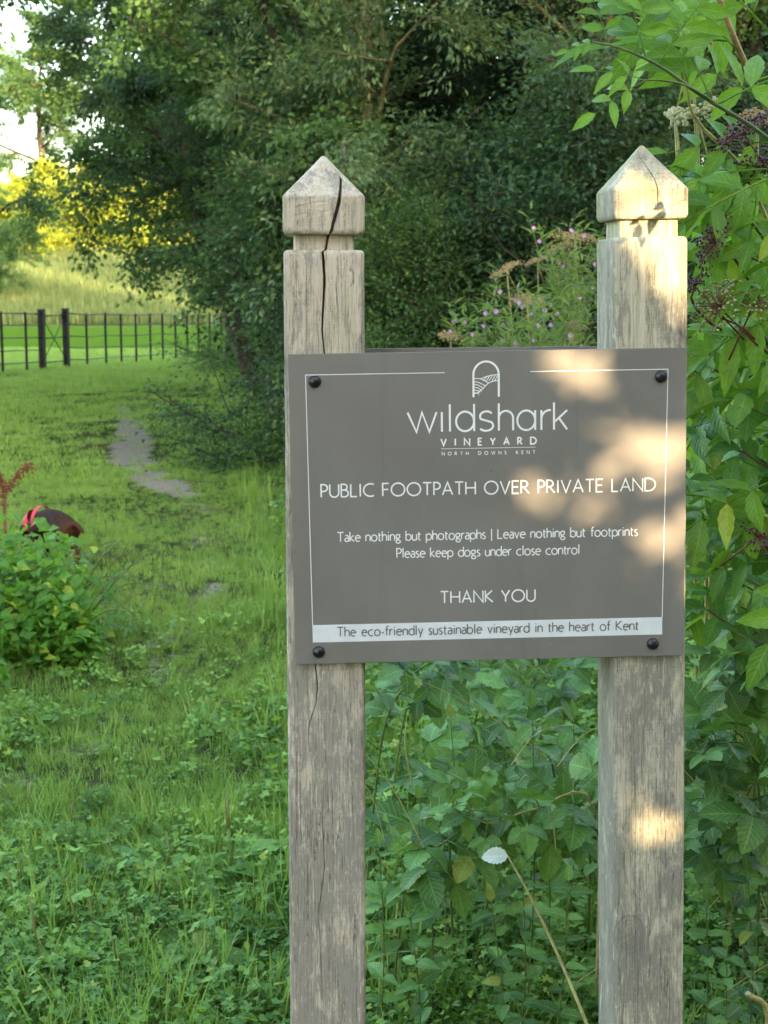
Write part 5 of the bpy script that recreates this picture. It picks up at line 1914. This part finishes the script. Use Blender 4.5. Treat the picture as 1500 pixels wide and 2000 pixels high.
# cut stem in the lower right corner
cs = thing("cut_stem", gp_(1540, 0, 2.62), "cut yellow green stem poking up in the lower right corner", "stem")
cane("stalk", [gp_(1540, 0, 2.62), at(1500, 1985, 2.6), at(1462, 1942, 2.58)], .006, .005, M_stem_y, cs, wm(cs), 8)
link("cut_end", Geo().tube([at(1462, 1942, 2.58), at(1459, 1939, 2.579)], .0046, 8).mesh("cut_end", M_cream), cs, M_cream, None, wm(cs))
# dried grass stalks lying on the path
for (u0, v0, u1, v1, lab) in ((112, 1634, 205, 1650, "thin dry straw lying on the turf at the left"), (430, 1664, 492, 1696, "dry straw lying near the left post"), (352, 1136, 345, 1150, "tiny pale straw standing on the path")):
    Ya, Yb = 1.45 * FP / (v0 - 565), 1.45 * FP / (v1 - 565)
    o = link("dry_straw", Geo().tube(spline([at(u0, v0, Ya), (at(u0, v0, Ya) + at(u1, v1, Yb)) / 2 + Vector((0, 0, .012)), at(u1, v1, Yb)], 6), .0018, 5).mesh("dry_straw", M_stem_y), None, M_stem_y)
    tag(o, lab, "straw")

# ------------------------------------------------------------------ plantains and broad leaves at the lower left
PLm = []
for i in range(5):
    V, T, U = leaf_tpl(.095 + .008 * i, .052 + .004 * i, 9, 3, .15 + .06 * i, .25 + .1 * i, (.5, 1.25), 0)
    V = V + np.array([0, .03, 0])
    g = Geo().add(V, T, U).tube([(0, 0, 0), (0, .03, .001)], .0018, 4)
    PLm.append(g.mesh("leaf", G['plantain']))
sgeo = Geo().tube([(0, 0, 0), (0, .002, .06), (0, .004, .11)], [.0011, .0010], 5).tube([(0, .004, .11), (0, .006, .155), (0, .006, .19)], [.0028, .0030, .0015], 6)
M_spike = plain("plantain_spike", (.17, .19, .06), .8, .2, .4, 300)
SPK = sgeo.mesh("flower_spike", M_spike)
pl_lab = ["large, in the lower left corner", "with seed spikes at the left edge", "beside the corner plant", "in the middle of the near turf", "with pale leaf, left of the post", "yellowing, touching the left post", "near the bottom edge, left of the post", "upper, where the trodden turf begins", "upper left of the near herbs", "on its own in the path, right side", "small, by the dry straw", "halfway between corner and post", "at the bottom edge, third from the corner", "small, under the pale leafed one", "paler, far left", "broad, left of the yellowing one"]
for k, (u, v, s, n, sp) in enumerate([(50, 1960, .95, 7, 2), (20, 1840, .9, 7, 2), (150, 1930, 1.0, 6, 2), (200, 1770, 1.05, 7, 1), (345, 1775, .95, 6, 1), (530, 1775, 1.0, 6, 0), (230, 1990, 1.05, 6, 1), (420, 1470, .85, 6, 1), (120, 1680, .8, 6, 2), (425, 1450, .9, 5, 0), (300, 1680, .7, 5, 2), (280, 1860, .95, 6, 2), (380, 1930, .9, 6, 1), (330, 1830, .7, 5, 1), (30, 1650, .7, 6, 1), (440, 1740, 1.1, 6, 2)]):
    Y = 1.5 * FP / (v - 565)
    b = gp_(u, v, Y)
    t = thing("plantain", b, "plantain with broad ribbed leaves, " + pl_lab[k], "plant", "plantains in the turf at the lower left")
    B = wm(t)
    for i in range(n):
        az = i * 6.283 / n + re_.uniform(-.4, .4)
        d = Vector((math.cos(az), math.sin(az), re_.uniform(.25, 1.1)))
        leaf_at(t, B, PLm, b, d, (0, -.2, 1), re_.uniform(-.3, .3), s * re_.uniform(.7, 1.1))
    for i in range(sp):
        M = Matrix.Translation(b + Vector((re_.uniform(-.02, .02), re_.uniform(-.02, .02), 0))) @ Matrix.Rotation(re_.uniform(-.25, .25), 4, 'Y') @ Matrix.Rotation(re_.uniform(-.2, .2), 4, 'X') @ Matrix.Scale(s * re_.uniform(.7, 1.0), 4)
        link("flower_spike", SPK, t, M_spike, M, B)

# ------------------------------------------------------------------ bindweed mound on the left
bw = thing("bindweed_mound", gp_(40, 0, 6.3), "mound of bright green bindweed leaves at the left edge in front of the dog", "climbing plant")
WB = wm(bw)
g = Geo()
for k in range(34):
    a = re_.uniform(0, 6.28)
    b = gp_(40, 0, 6.3) + Vector((re_.uniform(-.35, .2), re_.uniform(-.3, .3), 0))
    top = b + Vector((re_.uniform(-.25, .45), re_.uniform(-.3, .2), re_.uniform(.25, .50)))
    end = top + Vector((re_.uniform(-.2, .3), re_.uniform(-.2, .1), re_.uniform(-.3, 0)))
    g.tube(spline([b, b.lerp(top, .6) + Vector((0, 0, .08)), top, end], 10), [.0035, .0015], 4)
link("stems", g.mesh("stems", M_stem_g), bw, M_stem_g, None, WB)
MOUNDS = [(-1.60, 6.35, .08, .40, .42, .47), (-1.42, 6.15, .05, .22, .3, .45), (-1.78, 5.85, .02, .36, .35, .46), (-1.30, 6.0, .02, .17, .2, .30), (-1.62, 5.45, .0, .20, .25, .26)]


def mound_pts(n, shell):
    out = []
    while len(out) < n:
        mx_, my_, mz_, ra, rb2, rc2 = MOUNDS[re_.integers(len(MOUNDS))]
        d = re_.normal(size=3)
        d /= np.linalg.norm(d)
        if d[2] < -.15:
            continue
        az = math.atan2(d[1], d[0])
        k_ = (1 + .14 * math.sin(3 * az + 7 * mx_) + .10 * math.sin(7 * az + 4 * d[2])) * (shell + (1 - shell) * re_.uniform() ** .5) + abs(re_.normal()) * .04
        out.append((mx_ + ra * d[0] * k_, my_ + rb2 * d[1] * k_, max(mz_ + rc2 * d[2] * k_, .03)))
    return np.array(out)


for p in mound_pts(290, .96):
    a = re_.uniform(0, 6.28)
    leaf_at(bw, WB, HL, Vector(p), (math.cos(a) * .8, -.35 + re_.uniform(-.4, .3), -.35 + math.sin(a) * .6), (re_.uniform(-.5, .5), re_.uniform(-1, .1), .9), 0, re_.uniform(.65, 1.25))
NB = 3600
PP = mound_pts(NB, .55)
g = Geo().leaves(rhomb(.05, .042), rotbatch(re_, NB, None, .8), PP, re_.uniform(0, 1, NB))
o = link("inner_leaves", g.mesh("inner_leaves", G['bindweed']), bw, None, None, WB)
o["kind"] = "stuff"
# reddish dock stem
dk = thing("dock", gp_(8, 0, 7.4), "rust red seeding dock stem leaning over at the left edge above the dog", "wildflower")
DKB = wm(dk)
M_rust = plain("rust_seeds", (.17, .055, .03), .8, .2, .4, 100)
for P in ([gp_(8, 0, 7.4), at(10, 985, 7.4), at(30, 935, 7.4), at(62, 908, 7.4)], [gp_(8, 0, 7.4) + Vector((-.02, 0, 0)), at(6, 970, 7.4), at(-4, 930, 7.4)]):
    pts = cane("stem", P, .005, .002, M_stem_r, dk, DKB, 20, 5)
    g = Geo()
    for q in pts[9:]:
        for _ in range(16):
            g.ball(q + Vector((re_.normal() * .012, re_.normal() * .012, re_.normal() * .012)), .0045 * re_.uniform(.6, 1.3), 4, 3)
    link("seeds", g.mesh("seeds", M_rust), dk, M_rust, None, DKB)["kind"] = "stuff"
